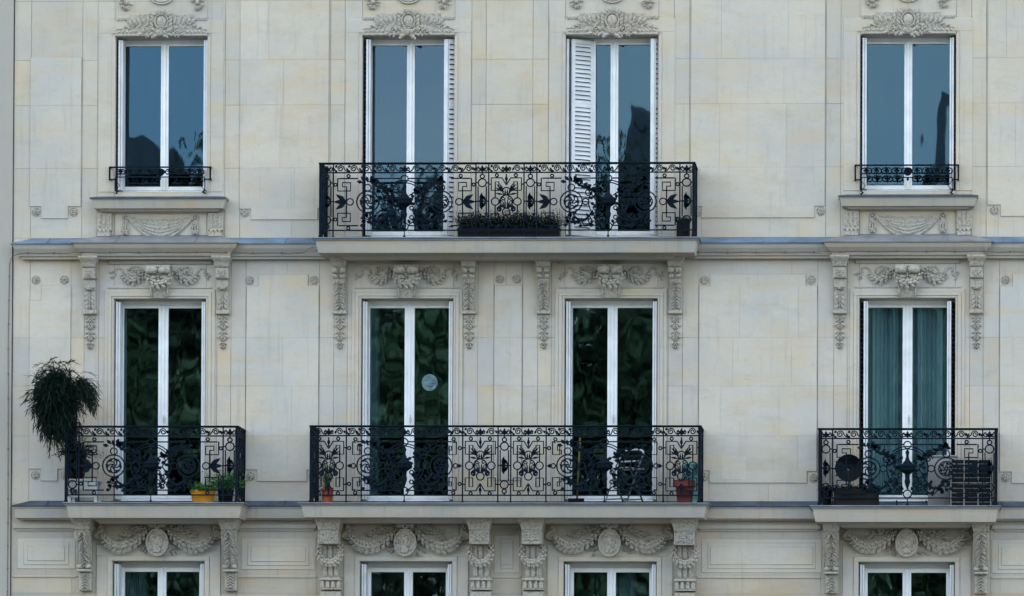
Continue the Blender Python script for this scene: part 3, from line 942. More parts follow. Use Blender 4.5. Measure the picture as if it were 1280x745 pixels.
# ---- consoles under the lower balconies
ZD = ZV(650)
def console_low(x, boxy, seed, dz):
    rr = random.Random(seed)
    Z = ZD + dz
    mb = MB()
    if boxy:
        mb.stackc(x - .13, x + .13, [(Z - .145, 0, .38), (Z - .12, .002, .39), (Z - .06, .022, .43), (Z - .03, .038, .47), (Z + .0, .04, .48)])
        cap = mb.build('console', M['carved'], B)
        b = MB()
        b.box(x - .125, x + .125, -.375, 0, Z - .325, Z - .148, .006)
        for a_ in ((x - .118, x + .118, Z - .158, Z - .152), (x - .118, x + .118, Z - .321, Z - .315)):
            b.box(a_[0], a_[1], -.388, -.37, a_[2], a_[3])
        b.box(x - .118, x - .112, -.388, -.37, Z - .321, Z - .152); b.box(x + .112, x + .118, -.388, -.37, Z - .321, Z - .152)
        for k in range(10):
            a = 2 * PI * k / 10
            b.leaf(x + .008 * math.cos(a), Z - .236 + .008 * math.sin(a), a, .055 if k % 2 else .07, .026, -.376, .02)
        b.ell((x, -.39, Z - .236), .012, .012, .012)
        for s1 in (-1, 1):
            for s2 in (-1, 1):
                for q in range(4): b.leaf(x + s1 * (.06 + q * .014), Z - .236 + s2 * (.035 + rr.uniform(0, .03)), rr.uniform(0, 6.3), .035, .018, -.376, .014)
        b.build('carved_block', M['carved'], cap)
        n = MB()
        n.stackc(x - .11, x + .11, [(Z - .735, 0, .10), (Z - .325, 0, .17)])
        for q in (-1, 0, 1): n.stackc(x + q * .07 - .024, x + q * .07 + .024, [(Z - .72, 0, .115), (Z - .70, 0, .125), (Z - .335, 0, .185), (Z - .328, -.01, .17)])
        n.box(x - .138, x + .138, -.17, 0, Z - .77, Z - .735, .008)
        n.box(x - .128, x + .128, -.12, 0, Z - .87, Z - .77)
        for q in range(4): n.stackc(x - .118 + q * .068, x - .086 + q * .068, [(Z - .86, .008, .15), (Z - .79, .002, .15), (Z - .775, 0, .15)])
        n.box(x - .132, x + .132, -.16, 0, Z - .885, Z - .868, .004)
        n.box(x - .128, x + .128, -.13, 0, Z - 1.05, Z - .905, .006)
        n.build('fluted_neck', M['carved'], cap)
        g = MB()
        garland(g, [(x - .135, Z - .34), (x - .135, Z - .45), (x - .08, Z - .53), (x, Z - .555), (x + .08, Z - .53), (x + .135, Z - .45), (x + .135, Z - .34)], .020, .034, rr, 24, -.20, .05)
        g.build('garland', M['carved'], cap)
    else:
        mb.stackc(x - .095, x + .095, [(Z - .14, 0, .36), (Z - .12, .002, .37), (Z - .06, .018, .41), (Z - .03, .036, .45), (Z, .038, .46)])
        cap = mb.build('console', M['carved'], B)
        b = MB()
        b.stackc(x - .08, x + .08, [(Z - .64, 0, .12), (Z - .5, 0, .17), (Z - .3, 0, .28), (Z - .14, 0, .34)])
        def yy(z): return -(.12 + .24 * max(0, min(1, (Z - z - .64) / -.5)) ** 1.3) + .0
        for k in range(12):
            z = Z - .17 - k * .037
            for s_ in (-1, 1):
                b.leaf(x + s_ * .006, z, -PI / 2 + s_ * rr.uniform(.5, 1.15), .085, .036, yy(z), .030, 2)
            if k % 2 == 0: b.ell((x, yy(z) - .02, z), .010, .014, .018, 6, 4)
        for s_ in (-1, 1):
            b.smooth = True
            b.tube([(x + s_ * .083, yy(z) + .02, z) for z in (Z - .16, Z - .3, Z - .45, Z - .6)], .014, 6)
            b.tube([(x + s_ * .03, -.17, Z - .60), (x + s_ * .09, -.17, Z - .60)], .026, 8)
            b.smooth = False
            for q in range(4): b.tube([(x + s_ * (.035 + .014 * q), -.35, Z - .155), (x + s_ * (.035 + .014 * q), -.34, Z - .21)], .005, 4)
        b.box(x - .085, x + .085, -.20, 0, Z - .665, Z - .635, .01)
        b.build('leaf_scroll', M['carved'], cap)
        n = MB()
        n.box(x - .075, x + .075, -.10, 0, Z - .90, Z - .665, .01)
        for k in range(5):
            for s_ in (-1, 1): n.leaf(x, Z - .70 - k * .036, -PI / 2 + s_ * .9, .06, .03, -.10, .03, 2)
            n.ell((x, -.12, Z - .70 - k * .036), .012, .014, .012, 6, 4)
        n.build('console_foot', M['carved'], cap)
for k, (u, bx_, dv) in enumerate(((103, 0, 0), (285.5, 0, 0), (411, 1, 0), (599.5, 1, 0), (665, 1, 0), (855.5, 1, -.01), (1039, 0, -.02), (1226, 0, -.02))):
    console_low(pt(u, 690, -.3)[0], bx_, 200 + k, dv)

# ---- cornice and zinc between top and middle storey
ZE = ZV(302.5, 640, -.25)          # front edge of the zinc
def cornice_run(xa, xb, proj, z, name, zm, drop=.19, hip=True, zback=None, prof=None, bot=None):
    mb = MB()
    p = proj
    mb.stack(xa, xb, prof(z, p) if prof else [(z - drop, p * .45), (z - drop + .03, p * .48), (z - drop + .035, p * .62), (z - drop * .60, p * .70), (z - drop * .35, p * .88), (z - drop * .18, p * .94), (z - .012, p * .95), (z - .012, p * .98), (z - .002, p * .98)])
    o = mb.build(name, M['cornice'], B)
    f = MB()
    q = p + .012
    zb = zback if zback is not None else z + p * .42
    f.add([(xa - q, -q, z), (xb + q, -q, z), (xb - .02, .0, zb), (xa + .02, .0, zb), (xa - q, 0, z), (xb + q, 0, z)],
          [(0, 1, 2, 3), (0, 3, 4), (1, 5, 2)])
    f.add([(xa - q, -q, z), (xb + q, -q, z), (xb + q, -q + .004, z - .016), (xa - q, -q + .004, z - .016), (xa - q, 0, z), (xa - q, 0, z - .016), (xb + q, 0, z), (xb + q, 0, z - .016)],
          [(0, 3, 2, 1), (0, 4, 5, 3), (1, 2, 7, 6)])
    x = xa + .25
    while x < xb:        # welted seams
        f.tube([(x, -q, z + .004), (x, -.02, zb + .0)], .007, 4)
        x += 1.0
    f.build('zinc_flashing', zm, o)
    return o
XA = XL + .20
cornice_run(XA, XR - .2, .20, ZE, 'cornice', M['zinc'])
for a, b in ((90, 297), (1029, 1241)):
    xa, xb = pt(a, 302, -.3)[0] + .30, pt(b, 302, -.3)[0] - .30
    cornice_run(xa, xb, .30, ZE + .001, 'cornice_bay', M['zinc_grey'], .195)
ZF = ZV(632, 640, -.2)
cornice_run(XA, XR - .2, .17, ZF, 'ledge', M['zinc_dark'], .175,
            prof=lambda z, p: [(z - .175, p * .55), (z - .16, p * .60), (z - .155, p * .85), (z - .04, p * .90), (z - .03, p * .97), (z - .002, p * .97)])

# ---- balcony slabs
YU, YLs = -.66, -.70      # slab fronts
def slab(u0, u1, vt, vb, yf, name, lab, um=None):
    um = um or (u0 + u1) / 2
    x0, _ = pt(u0, vt, yf); x1, _ = pt(u1, vt, yf)
    zt = pt(um, vt, yf)[1]; zb = pt(um, vb, yf + .05)[1]
    p = -yf
    mb = MB()
    h = zt - zb
    mb.stack(x0 + p, x1 - p, [(zb - .045, p * .45), (zb - .02, p * .50), (zb, p * .52), (zb + .004, p * .905), (zb + h * .22, p * .92), (zb + h * .45, p * .935), (zb + h * .80, p * .95), (zb + h * .86, p * .985), (zt - .014, p * .99), (zt - .013, p), (zt, p)])
    o = mb.build(name, M['cornice'], B, lab)
    e = MB()
    e.stack(x0 + p, x1 - p, [(zt + .001, p + .006), (zt + .008, p + .006)])
    e.build('zinc_edge', M['zinc_grey'], o)
    e = MB()
    e.stack(x0 + p, x1 - p, [(zt - .016, p + .008), (zt + .0005, p + .008)])
    e.build('drip_edge', M['zinc_dark'], o)
    return x0, x1, zt
su = slab(391, 873.5, 297, 316, YU, 'balcony_slab', 'long moulded stone slab of the upper balcony')
sl_ = slab(79, 304.5, 628.5, 647.5, YLs, 'balcony_slab', 'stone slab of the lower left balcony')
sm_ = slab(373, 886, 629, 647, YLs, 'balcony_slab', 'long stone slab of the lower middle balcony')
sr_ = slab(1012.5, 1251, 632.5, 652.5, YLs, 'balcony_slab', 'stone slab of the lower right balcony')

# ---- cable run under the cornice and down the party joint
cb = MB()
yc = -.155
zc = ZV(317.5)
def cable_pts():
    P = []
    P.append((XU(9, 900), -.03, ZV(1100))); P.append((XU(10.5, 640), -.03, ZV(640))); P.append((XU(11, 420), -.03, ZV(420)))
    P.append((XU(12.5, 330), -.03, ZV(330))); P.append((XU(15.5, 321), -.06, ZV(322))); P.append((XU(22, 318.5), -.12, ZV(319)))
    return P
P = cable_pts()
P += [(XU(u), yc, zc + .002 * math.sin(u * .21)) for u in range(30, 92, 8)]
P += [(XU(u), -.215, zc + .0 + .003 * math.sin(u * .13)) for u in range(96, 294, 9)]
P += [(XU(u), yc, zc + .003 * math.sin(u * .17)) for u in range(300, 390, 9)]
P += [(XU(u), -.60, ZV(314) - .02 + .003 * math.sin(u * .11)) for u in range(398, 868, 9)]
P += [(XU(u), yc, zc + .003 * math.sin(u * .17)) for u in range(874, 1024, 9)]
P += [(XU(u), -.215, zc + .003 * math.sin(u * .13)) for u in range(1032, 1236, 9)]
P += [(XU(u), yc, zc + .003 * math.sin(u * .17)) for u in range(1244, 1290, 9)]
cb.tube(P, .0045, 5)
acc = 0
for i in range(len(P) - 1):
    a, b = Vector(P[i]), Vector(P[i + 1]); Ld = (b - a).length; s0 = 0
    if Ld > .8:
        k = int(Ld / .28)
        for j in range(k):
            q = a.lerp(b, (j + .5) / k); cb.ell(tuple(q), .010, .010, .013, 6, 4)
    else:
        acc += Ld
        if acc > .29:
            acc = 0; cb.ell(tuple(b), .012, .012, .014, 6, 4)
cb.build('cable', M['cable'], B)

# ---- stone sills with drapery relief under the two small top windows
def sill(bx, u0, u1, vt, vb, seed):
    rr = random.Random(seed)
    zt = ZV(vt, (u0 + u1) / 2, -.25); zb = ZV(vb, (u0 + u1) / 2, -.2)
    x0 = pt(u0, vt, -.24)[0]; x1 = pt(u1, vt, -.24)[0]
    p = .24
    mb = MB()
    mb.stack(x0 + p, x1 - p, [(zb - .03, p * .35), (zb - .02, p * .5), (zb, p * .55), (zb + .003, p * .80), (zb + .05, p * .86), (zt - .02, p * .93), (zt - .018, p * .98), (zt, p * .98)])
    s = mb.build('window_sill', M['cornice'], B)
    f = MB(); q = p + .01
    f.add([(x0, -q, zt), (x1, -q, zt), (x1 - .1, 0.0, zt + .045), (x0 + .1, 0.0, zt + .045), (x0, -q + .002, zt - .018), (x1, -q + .002, zt - .018), (x0, 0, zt), (x1, 0, zt)],
          [(0, 1, 2, 3), (0, 4, 5, 1), (0, 3, 6), (1, 7, 2)])
    f.build('zinc_cap', M['zinc_dark'], s)
    # fluted blocks
    zl = ZV(293)
    ht = zb - .035
    for sg in (-1, 1):
        xc = bx + sg * .705
        b = MB()
        b.box(xc - .095, xc + .095, -.055, 0, zl + .05, ht, .006)
        for k in range(3): b.box(xc - .075 + k * .055, xc - .040 + k * .055, -.066, -.05, zl + .09, ht - .02, .006)
        b.box(xc - .085, xc + .085, -.09, 0, zl - .03, zl + .035, .008)
        for k in range(3): b.stackc(xc - .06 + k * .05, xc - .035 + k * .05, [(zl + .03, .008, .10), (zl + .055, 0, .09)])
        b.build('fluted_block', M['carved'], s)
    # drapery: parallel sagging folds gathered on two bosses
    d = MB(); d.smooth = False
    zt2 = ht - .075
    for k in range(6):
        sag = .03 + .032 * k + (.0 if k < 5 else .02)
        off = .03 * (k / 5)
        pts = []
        for i in range(25):
            t = i / 24 * 2 - 1
            pts.append((bx + t * (.415 - off * .6), -.014 - .006 * (1 - t * t) * k * .5, zt2 - off * .5 + .02 - sag * (1 - t * t) - .07 * (1 - abs(t)) * (k / 5) ** .5))
        d.tube(pts, .016 if k in (0, 5) else .012, 6)
    vs = []; fs = []
    for i in range(25):
        t = i / 24 * 2 - 1
        for k in (0, 1):
            sag = .03 if k == 0 else .205
            vs.append((bx + t * (.415 - .018 * k), -.010 - .012 * (1 - t * t), zt2 + .02 - .015 * k - sag * (1 - t * t) - (.07 * (1 - abs(t)) if k else 0)))
    for i in range(24): fs.append((2 * i, 2 * i + 2, 2 * i + 3, 2 * i + 1))
    d.add(vs, fs)
    for sg in (-1, 1):
        xc = bx + sg * .44
        d.ring(xc, -.015, zt2 + .015, .036, .010, 14); d.ell((xc, -.015, zt2 + .015), .018, .022, .018)
        for k in range(3):
            d.tube([(xc + sg * .005 + (k - 1) * .012, -.02, zt2 - .02), (xc + (k - 1) * .035, -.022, zt2 - .12), (xc + (k - 1) * .028, -.02, zt2 - .20)], .013, 5)
        for k in range(4): d.leaf(xc, zt2 - .15, -PI / 2 + (k - 1.5) * .9, .055, .03, -.03, .02)
    d.build('drapery_relief', M['carved'], s)
    return zt
sill(BC[0], 112, 283, 246.5, 260.5, 1)
sill(BC[3], 1047.5, 1223, 244, 257.5, 2)

# ================================================================ WINDOWS
def louvre(mb, p0, p1, z0, z1, pitch=.055, fr=.035, th=.026):
    """louvred leaf between plan points p0 and p1"""
    a = Vector((p0[0], p0[1])); b = Vector((p1[0], p1[1]))
    Ln = (b - a).length; d = (b - a) / Ln
    mb.M = Matrix(((d.x, -d.y, 0, a.x), (d.y, d.x, 0, a.y), (0, 0, 1, 0), (0, 0, 0, 1)))
    mb.box(0, fr, -th / 2, th / 2, z0, z1); mb.box(Ln - fr, Ln, -th / 2, th / 2, z0, z1)
    mid = [z0, z0 + (z1 - z0) * .34, z0 + (z1 - z0) * .67, z1]
    for k, z in enumerate(mid):
        zz0 = z if k == 0 else (z - .05 if k == 3 else z - .035)
        mb.box(fr, Ln - fr, -th / 2, th / 2, zz0, zz0 + (.06 if k == 0 else .05))
    for k in range(3):
        z = mid[k] + (.055 if k == 0 else .012)
        while z < mid[k + 1] - .05:
            mb.add([(fr, -th / 2, z), (Ln - fr, -th / 2, z), (Ln - fr, th / 2, z + .044), (fr, th / 2, z + .044),
                    (fr, -th / 2, z + .007), (Ln - fr, -th / 2, z + .007), (Ln - fr, th / 2, z + .050), (fr, th / 2, z + .050)],
                   [(0, 3, 2, 1), (4, 5, 6, 7), (0, 1, 5, 4), (2, 3, 7, 6)])
            z += pitch
    mb.M = None
WL = {('up', 0): 'top floor window with sky and rooftops reflected in dark blue glass',
      ('up', 1): 'tall balcony window with even blue glass and one louvred shutter ajar',
      ('up', 2): 'tall balcony window with a white louvred shutter half across it',
      ('up', 3): 'top floor window with deep blue glass behind a short iron guard',
      ('mid', 0): 'tall dark window behind the lower left balcony',
      ('mid', 1): 'tall dark balcony window with a pale round sticker on its right pane',
      ('mid', 2): 'tall dark balcony window behind the metal chair',
      ('mid', 3): 'tall window hung with teal curtains behind the lower right balcony',
      ('low', 0): 'lower window with white frame, cut by the bottom of the photo', ('low', 1): 'lower window with white frame under a medallion',
      ('low', 2): 'lower window with greenish dark glass under a medallion', ('low', 3): 'lower window with black glass at the right'}
WINDOWS = {}
for i, st, x0, x1, z0, z1 in OPEN:
    YF = .27
    wd = x1 - x0
    mb = MB()
    top = {'up': .075, 'mid': .085, 'low': .095}[st]
    fm = .045
    # fixed frame
    mb.box(x0 + .003, x0 + fm, YF, YF + .07, z0, z1 - .003); mb.box(x1 - fm, x1 - .003, YF, YF + .07, z0, z1 - .003)
    mb.box(x0 + fm, x1 - fm, YF, YF + .07, z1 - top + .03, z1 - .003)
    mb.box(x0 + fm, x1 - fm, YF, YF + .07, z0, z0 + .05)
    mb.box(x0 + .003, x1 - .003, YF - .06, YF - .001, z0 + .001, z0 + .035, .008)
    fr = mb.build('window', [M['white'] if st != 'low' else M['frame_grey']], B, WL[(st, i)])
    WINDOWS[(st, i)] = fr
    xm = (x0 + x1) / 2
    if st == 'up' and i == 2: xm += .012
    sw = {'up': .048, 'mid': .060, 'low': .052}[st]       # stile width
    g = {('up', 0): 'glass_sky', ('up', 3): 'glass_sky', ('up', 1): 'glass_clear', ('up', 2): 'glass_sky'}.get((st, i), 'glass_dark')
    for k, (a, b) in enumerate(((x0 + fm, xm - .002), (xm + .002, x1 - fm))):
        c = MB()
        y0, y1 = YF - .012, YF + .045
        zb, zt = z0 + .052, z1 - top + .028
        oa, ob = (.035 if k == 0 else sw), (sw if k == 0 else .035)
        if st == 'low': oa += .03 if k == 0 else 0; ob += .03 if k == 1 else 0
        tr = {'up': .03, 'mid': .035, 'low': .055}[st]
        c.box(a, a + oa, y0, y1, zb, zt, .005); c.box(b - ob, b, y0, y1, zb, zt, .005)
        c.box(a + oa, b - ob, y0 + .001, y1, zt - tr, zt, .005); c.box(a + oa, b - ob, y0 + .001, y1, zb, zb + .05, .005)
        if k == 0: c.box(b - .018, b + .02, y0 - .018, y0 - .001, zb, zt, .006)      # cover strip
        cs = c.build('casement', M['white'], fr)
        p = MB()
        p.box(a + oa - .005, b - ob + .005, YF + .018, YF + .024, zb + .045, zt - tr + .005)
        p.build('pane', M[g], fr)
    if st == 'mid':
        hb = MB(); zz = z0 + 1.05
        hb.tube([(xm + .02, YF - .045, zz - .06), (xm + .02, YF - .05, zz + .06)], .007, 6)
        hb.box(xm + .008, xm + .032, YF - .045, YF - .029, zz - .03, zz + .03)
        hb.build('handle', M['palemetal'], fr)
    # shutters folded into the reveals
    zt, zb = z1 - .035, z0 + .03
    if st == 'up' and i == 2:
        s = MB(); louvre(s, (x0 + .075, .06), (x0 + .335, .235), zb, zt, .055, .045)
        s.box(x0 + .335, x0 + .365, .215, .25, zb, zt)
        s.build('shutter', M['shutter'], fr, 'white louvred shutter standing half open')
        s = MB()
        s.box(x0 + .01, x0 + .04, .05, .24, zb, zt)
        s.build('shutter', M['shutter'], fr)
    else:
        s = MB()
        gx = {('up', 0): .032, ('up', 1): .045, ('up', 3): .03, ('mid', 3): .055}.get((st, i), .018)
        s.box(x0 + gx, x0 + gx + .026, .03, .25, zb, zt, .003); s.box(x0 + gx + .030, x0 + gx + .054, .045, .25, zb, zt, .003)
        s.build('shutter', M['shutter'], fr)
        if gx > .028:
            s = MB(); louvre(s, (x0 + .012, .05), (x0 + gx - .004, .24), zb, zt, .06, .02, .008)
            s.build('louvre_or_shade_leaf', M['dark_shutter_or_shade'], fr)
    s = MB()
    if st == 'up' and i in (1, 2):
        w_ = .085 if i == 1 else .05
        s.box(x1 - w_ - .055, x1 - w_ - .004, .04, .075, zb, zt, .004)
        louvre(s, (x1 - w_, .05), (x1 - .008, .10), zb, zt, .062, .010, .02)
        s.build('shutter', M['shutter'], fr, 'louvred shutter folded at a slant')
        s = MB(); s.box(x1 - w_ + .002, x1 - .006, .125, .145, zb, zt); s.build('louvre_or_shade_leaf', M['dark_shutter_or_shade'], fr)  # plain dark sheet added behind the slats so their gaps look shaded
    else:
        gx = {('up', 3): .03, ('mid', 3): .055, ('up', 0): .004}.get((st, i), .012)
        s.box(x1 - gx - .024, x1 - gx, .03, .25, zb, zt, .003); s.box(x1 - gx - .052, x1 - gx - .028, .045, .25, zb, zt, .003)
        s.build('shutter', M['shutter'], fr)
        if gx > .028:
            s = MB(); louvre(s, (x1 - gx + .004, .05), (x1 - .012, .24), zb, zt, .06, .02, .008)
            s.build('louvre_or_shade_leaf', M['dark_shutter_or_shade'], fr)
# curtains
def curtain(st, i, mt, xa, xb, amp, seed, y=.55):
    rr = random.Random(seed)
    o = [q for q in OPEN if q[0] == i and q[1] == st][0]
    x0, x1 = o[2] + (o[3] - o[2]) * xa, o[2] + (o[3] - o[2]) * xb
    mb = MB(); mb.smooth = True
    n = 90; vs = []; ph = rr.uniform(0, 6)
    for j in range(n + 1):
        t = j / n; x = x0 + (x1 - x0) * t
        yy = y + amp * math.sin(t * 34 * (x1 - x0) + ph + 1.6 * math.sin(t * 7)) + amp * .4 * math.sin(t * 71 + ph)
        vs += [(x, yy, o[4] + .05), (x + rr.uniform(-.004, .004), yy * .9 + y * .1, o[5])]
    mb.add(vs, [(2 * j, 2 * j + 2, 2 * j + 3, 2 * j + 1) for j in range(n)])
    mb.build('curtain', mt, WINDOWS[(st, i)])
curtain('mid', 3, M['curtain'], 0, .5, .075, 5, .44)
curtain('mid', 3, M['curtain'], .52, 1.0, .075, 6, .44)
curtain('mid', 1, M['curtain2'], 0, .16, .02, 9, .46)
curtain('low', 2, M['curtain2'], .5, .75, .02, 10, .5)
curtain('low', 0, M['curtain2'], .0, .3, .02, 11, .5)
curtain('up', 1, M['curtain2'], 0, 1.0, .012, 8, .50)
# round sticker on a pane
x, z = pt(537, 478, .28)
s = MB()
s.prism([(x + .10 * math.cos(2 * PI * k / 28), z + .105 * math.sin(2 * PI * k / 28)) for k in range(28)], .284, .288)
st_ = s.build('sticker', M['sticker'], WINDOWS[('mid', 1)], 'pale round sticker with a simple smiling face')
s = MB()
for sg in (-1, 1): s.tube([(x + sg * .02, .283, z + .035), (x + sg * .045, .283, z + .022), (x + sg * .07, .283, z + .035)], .005, 4)
s.tube([(x - .04, .283, z - .03), (x - .015, .283, z - .05), (x + .02, .283, z - .052), (x + .045, .283, z - .03)], .006, 4)
s.tube([(x + .03, .283, z - .01), (x + .06, .283, z - .015)], .008, 4)
s.build('sticker_drawing', M['stickerline'], st_)

# ================================================================ IRON RAILINGS  (patterns in centimetre units: u right, v down from the handrail)
IR = .0100
def line(mb, pts, r=IR, closed=False):
    r = max(r * 1.1, .0098)
    mb.tube([(p[0] * .01, 0, -p[1] * .01) for p in pts], r, 4, closed)
def circ(mb, u, v, rad, r=IR):
    r = max(r * 1.1, .0105)
    mb.tube([((u + rad * math.cos(2 * PI * k / 16)) * .01, 0, -(v + rad * math.sin(2 * PI * k / 16)) * .01) for k in range(16)], r, 4, True)
def lf(mb, u, v, ang, ln, w):      # flat cast-iron leaf, both faces; ang: degrees, up = +90
    a = R(ang); ca, sa = math.cos(a), math.sin(a)
    o = [(0, .12), (.25, .55), (.5, 1), (.75, .6), (1, 0), (.75, -.6), (.5, -1), (.25, -.55), (0, -.12)]
    w = w * 1.25 + .3
    P = [((u + p * ln * ca - q * w * .5 * sa) * .01, (-v + p * ln * sa + q * w * .5 * ca) * .01) for p, q in o]
    mb.prism(P, -.006, .006)
def spiral(mb, u, v, r0, turns, start, sgn=1, r1=.8, rad=.0060):
    n = int(14 * turns)
    P = []
    for k in range(n + 1):
        t = k / n; a = start + sgn * 2 * PI * turns * t; rr = r0 + (r1 - r0) * t
        P.append((u + rr * math.cos(a), v - rr * math.sin(a)))
    line(mb, P, rad)
HV = 96.0       # total height of the pattern
def frieze(mb, u0, u1, n, sym=True):
    """running scrolls between handrail and second rail"""
    w = (u1 - u0) / n
    for k in range(n):
        c = u0 + w * (k + .5)
        sg = 1
        if sym and k >= n / 2: sg = -1
        spiral(mb, c, 7.2, min(4.4, w * .36), 1.6, 0 if sg > 0 else PI, sg, 1.0, .0068)
        e = c + sg * w * .5
        line(mb, [(c + sg * 4, 7), (e - sg * 1, 10.5), (e + sg * 2, 11)], .006)
        for q in (-1, 1):
            lf(mb, c - sg * w * .42, 7.5 + q * 1.5, 90 - sg * 40 if q < 0 else -90 + sg * 35, 4.2, 2.6)
        lf(mb, c - sg * w * .40, 10.8, 90 + sg * 30, 5.5, 2.0)
def palmette(mb, c, w):
    for sg in (-1, 1):
        spiral(mb, c + sg * w * .25, 8.2, w * .2, 1.2, PI / 2 if sg > 0 else PI / 2, -sg, 1.0, .0068)
        lf(mb, c, 11.5, 90 - sg * 38, 7, 2.6)
    lf(mb, c, 11.8, 90, 9, 3.2)
def key(mb, ux, v0, sg, sv, s=1.0, wide=16.0, link=None):
    """square-spiral corner; ux: outer corner; sg/sv direction inwards"""
    P = [(ux + sg * wide * 1.0 * s, v0 + sv * 0)]
    a = ux; b = v0
    line(mb, [(a + sg * 3, b), (a, b), (a, b + sv * 16 * s), (a + sg * wide * s, b + sv * 16 * s), (a + sg * wide * s, b + sv * 5.3 * s), (a + sg * 6 * s, b + sv * 5.3 * s), (a + sg * 6 * s, b + sv * 10.5 * s), (a + sg * 11 * s, b + sv * 10.5 * s), (a + sg * 11 * s, b + sv * 16 * s)], IR)
def narrow_panel(w=16):
    mb = MB(); h = w / 2
    palmette(mb, 0, w)
    for v, sg in ((17.5, 1), (81.5, -1)):
        circ(mb, 0, v, 2.6); circ(mb, 0, v + sg * 8.2, 5.0)
        line(mb, [(-h, v + sg * 8.2), (-5, v + sg * 8.2)]); line(mb, [(h, v + sg * 8.2), (5, v + sg * 8.2)])
        line(mb, [(0, v - sg * 2.6), (0, v - sg * 5)])
    for s_ in (-1, 1): line(mb, [(s_ * 5.2, 30), (s_ * 5.2, 69)], .0052)
    line(mb, [(-h, 49.5), (h, 49.5)])
    for a in (55, 0, -55): lf(mb, -5.5 if a == 0 else -3, 49.5, a if a == 0 else a * 1.4, 12 if a else 9, 4 if a == 0 else 3)
    for a in (125, -125): lf(mb, 5, 49.5, a, 11, 3)
    lf(mb, 0, 49.5, 90, 9, 3.5); lf(mb, 0, 49.5, -90, 9, 3.5)
    return mb.mesh('narrow_panel', M['iron'])
def lyre_panel(w=44):
    """symmetrical panel: four key corners, wreath and circles"""
    mb = MB(); h = w / 2
    frieze(mb, -h + 1, -5, 1, False)
    for k in (1,):
        c = h - (h - 5) / 2 - .5
    mb2 = MB()
    spiral(mb, h * .62, 7.2, 4.4, 1.6, PI, -1, 1.0, .0068); lf(mb, h - 1.5, 10, 110, 5, 2.2); lf(mb, h * .35, 10.5, 70, 5, 2.2)
    palmette(mb, 0, 13)
    for v, sv in ((19.5, 1), (81, -1)):
        for s_ in (-1, 1):
            line(mb, [(0, v + sv * 9), (s_ * 5.5, v), (s_ * 19, v), (s_ * 19, v + sv * 16), (s_ * 9.5, v + sv * 16)] if sv > 0 else
                 [(0, v + sv * 9), (s_ * 5.5, v), (s_ * 19, v), (s_ * 19, v + sv * 16), (s_ * 9.5, v + sv * 16), (s_ * 9.5, v + sv * 5), (s_ * 14, v + sv * 5), (s_ * 14, v + sv * 16)])
            if sv > 0: line(mb, [(s_ * 9.5, v + 12), (s_ * 9.5, v + 5), (s_ * 14, v + 5), (s_ * 14, v + 16)])
            circ(mb, s_ * 12, v - sv * 3.3, 1.9)
            line(mb, [(s_ * 19, v + sv * 8), (s_ * h, v + sv * 8)])
        line(mb, [(0, v - sv * 5), (0, v + sv * 7)]); lf(mb, 0, v - sv * 3.5, -90 * sv, 9, 3)
    for s_ in (-1, 1):
        circ(mb, s_ * 14, 49.8, 4.8, .0072)
        line(mb, [(s_ * 14, 35), (s_ * 14, 45)]); line(mb, [(s_ * 14, 54.6), (s_ * 14, 65)])
        for a, l in ((64, 13), (48, 15), (30, 13), (10, 11)): lf(mb, s_ * 3, 38 if a > 20 else 41, a if s_ > 0 else 180 - a, l, 1.9)
        for a, l in ((-30, 9), (-58, 8)): lf(mb, s_ * 5, 54, a if s_ > 0 else 180 - a, l, 1.6)
        for q in range(4): lf(mb, s_ * .6, 57.5, 90 - s_ * (8 + q * 20), 12 - q, 1.1)
        spiral(mb, s_ * 9, 60, 3.2, 1.2, PI / 2, s_, 1.0); spiral(mb, s_ * 4, 45.5, 2.6, 1.0, 0, s_, 1.0)
        lf(mb, s_ * 7.5, 52, 90, 6, 3); circ(mb, s_ * 9.5, 59.5, 1.8)
    circ(mb, 0, 36.5, 4.8, .0072); circ(mb, 0, 49.8, 8.4, .0085); circ(mb, 0, 63, 4.8, .0072)
    lf(mb, -1.4, 34, -90, 9, 1.6); lf(mb, 1.4, 34, -90, 9, 1.6)
    return mb.mesh('lyre_panel', M['iron'])
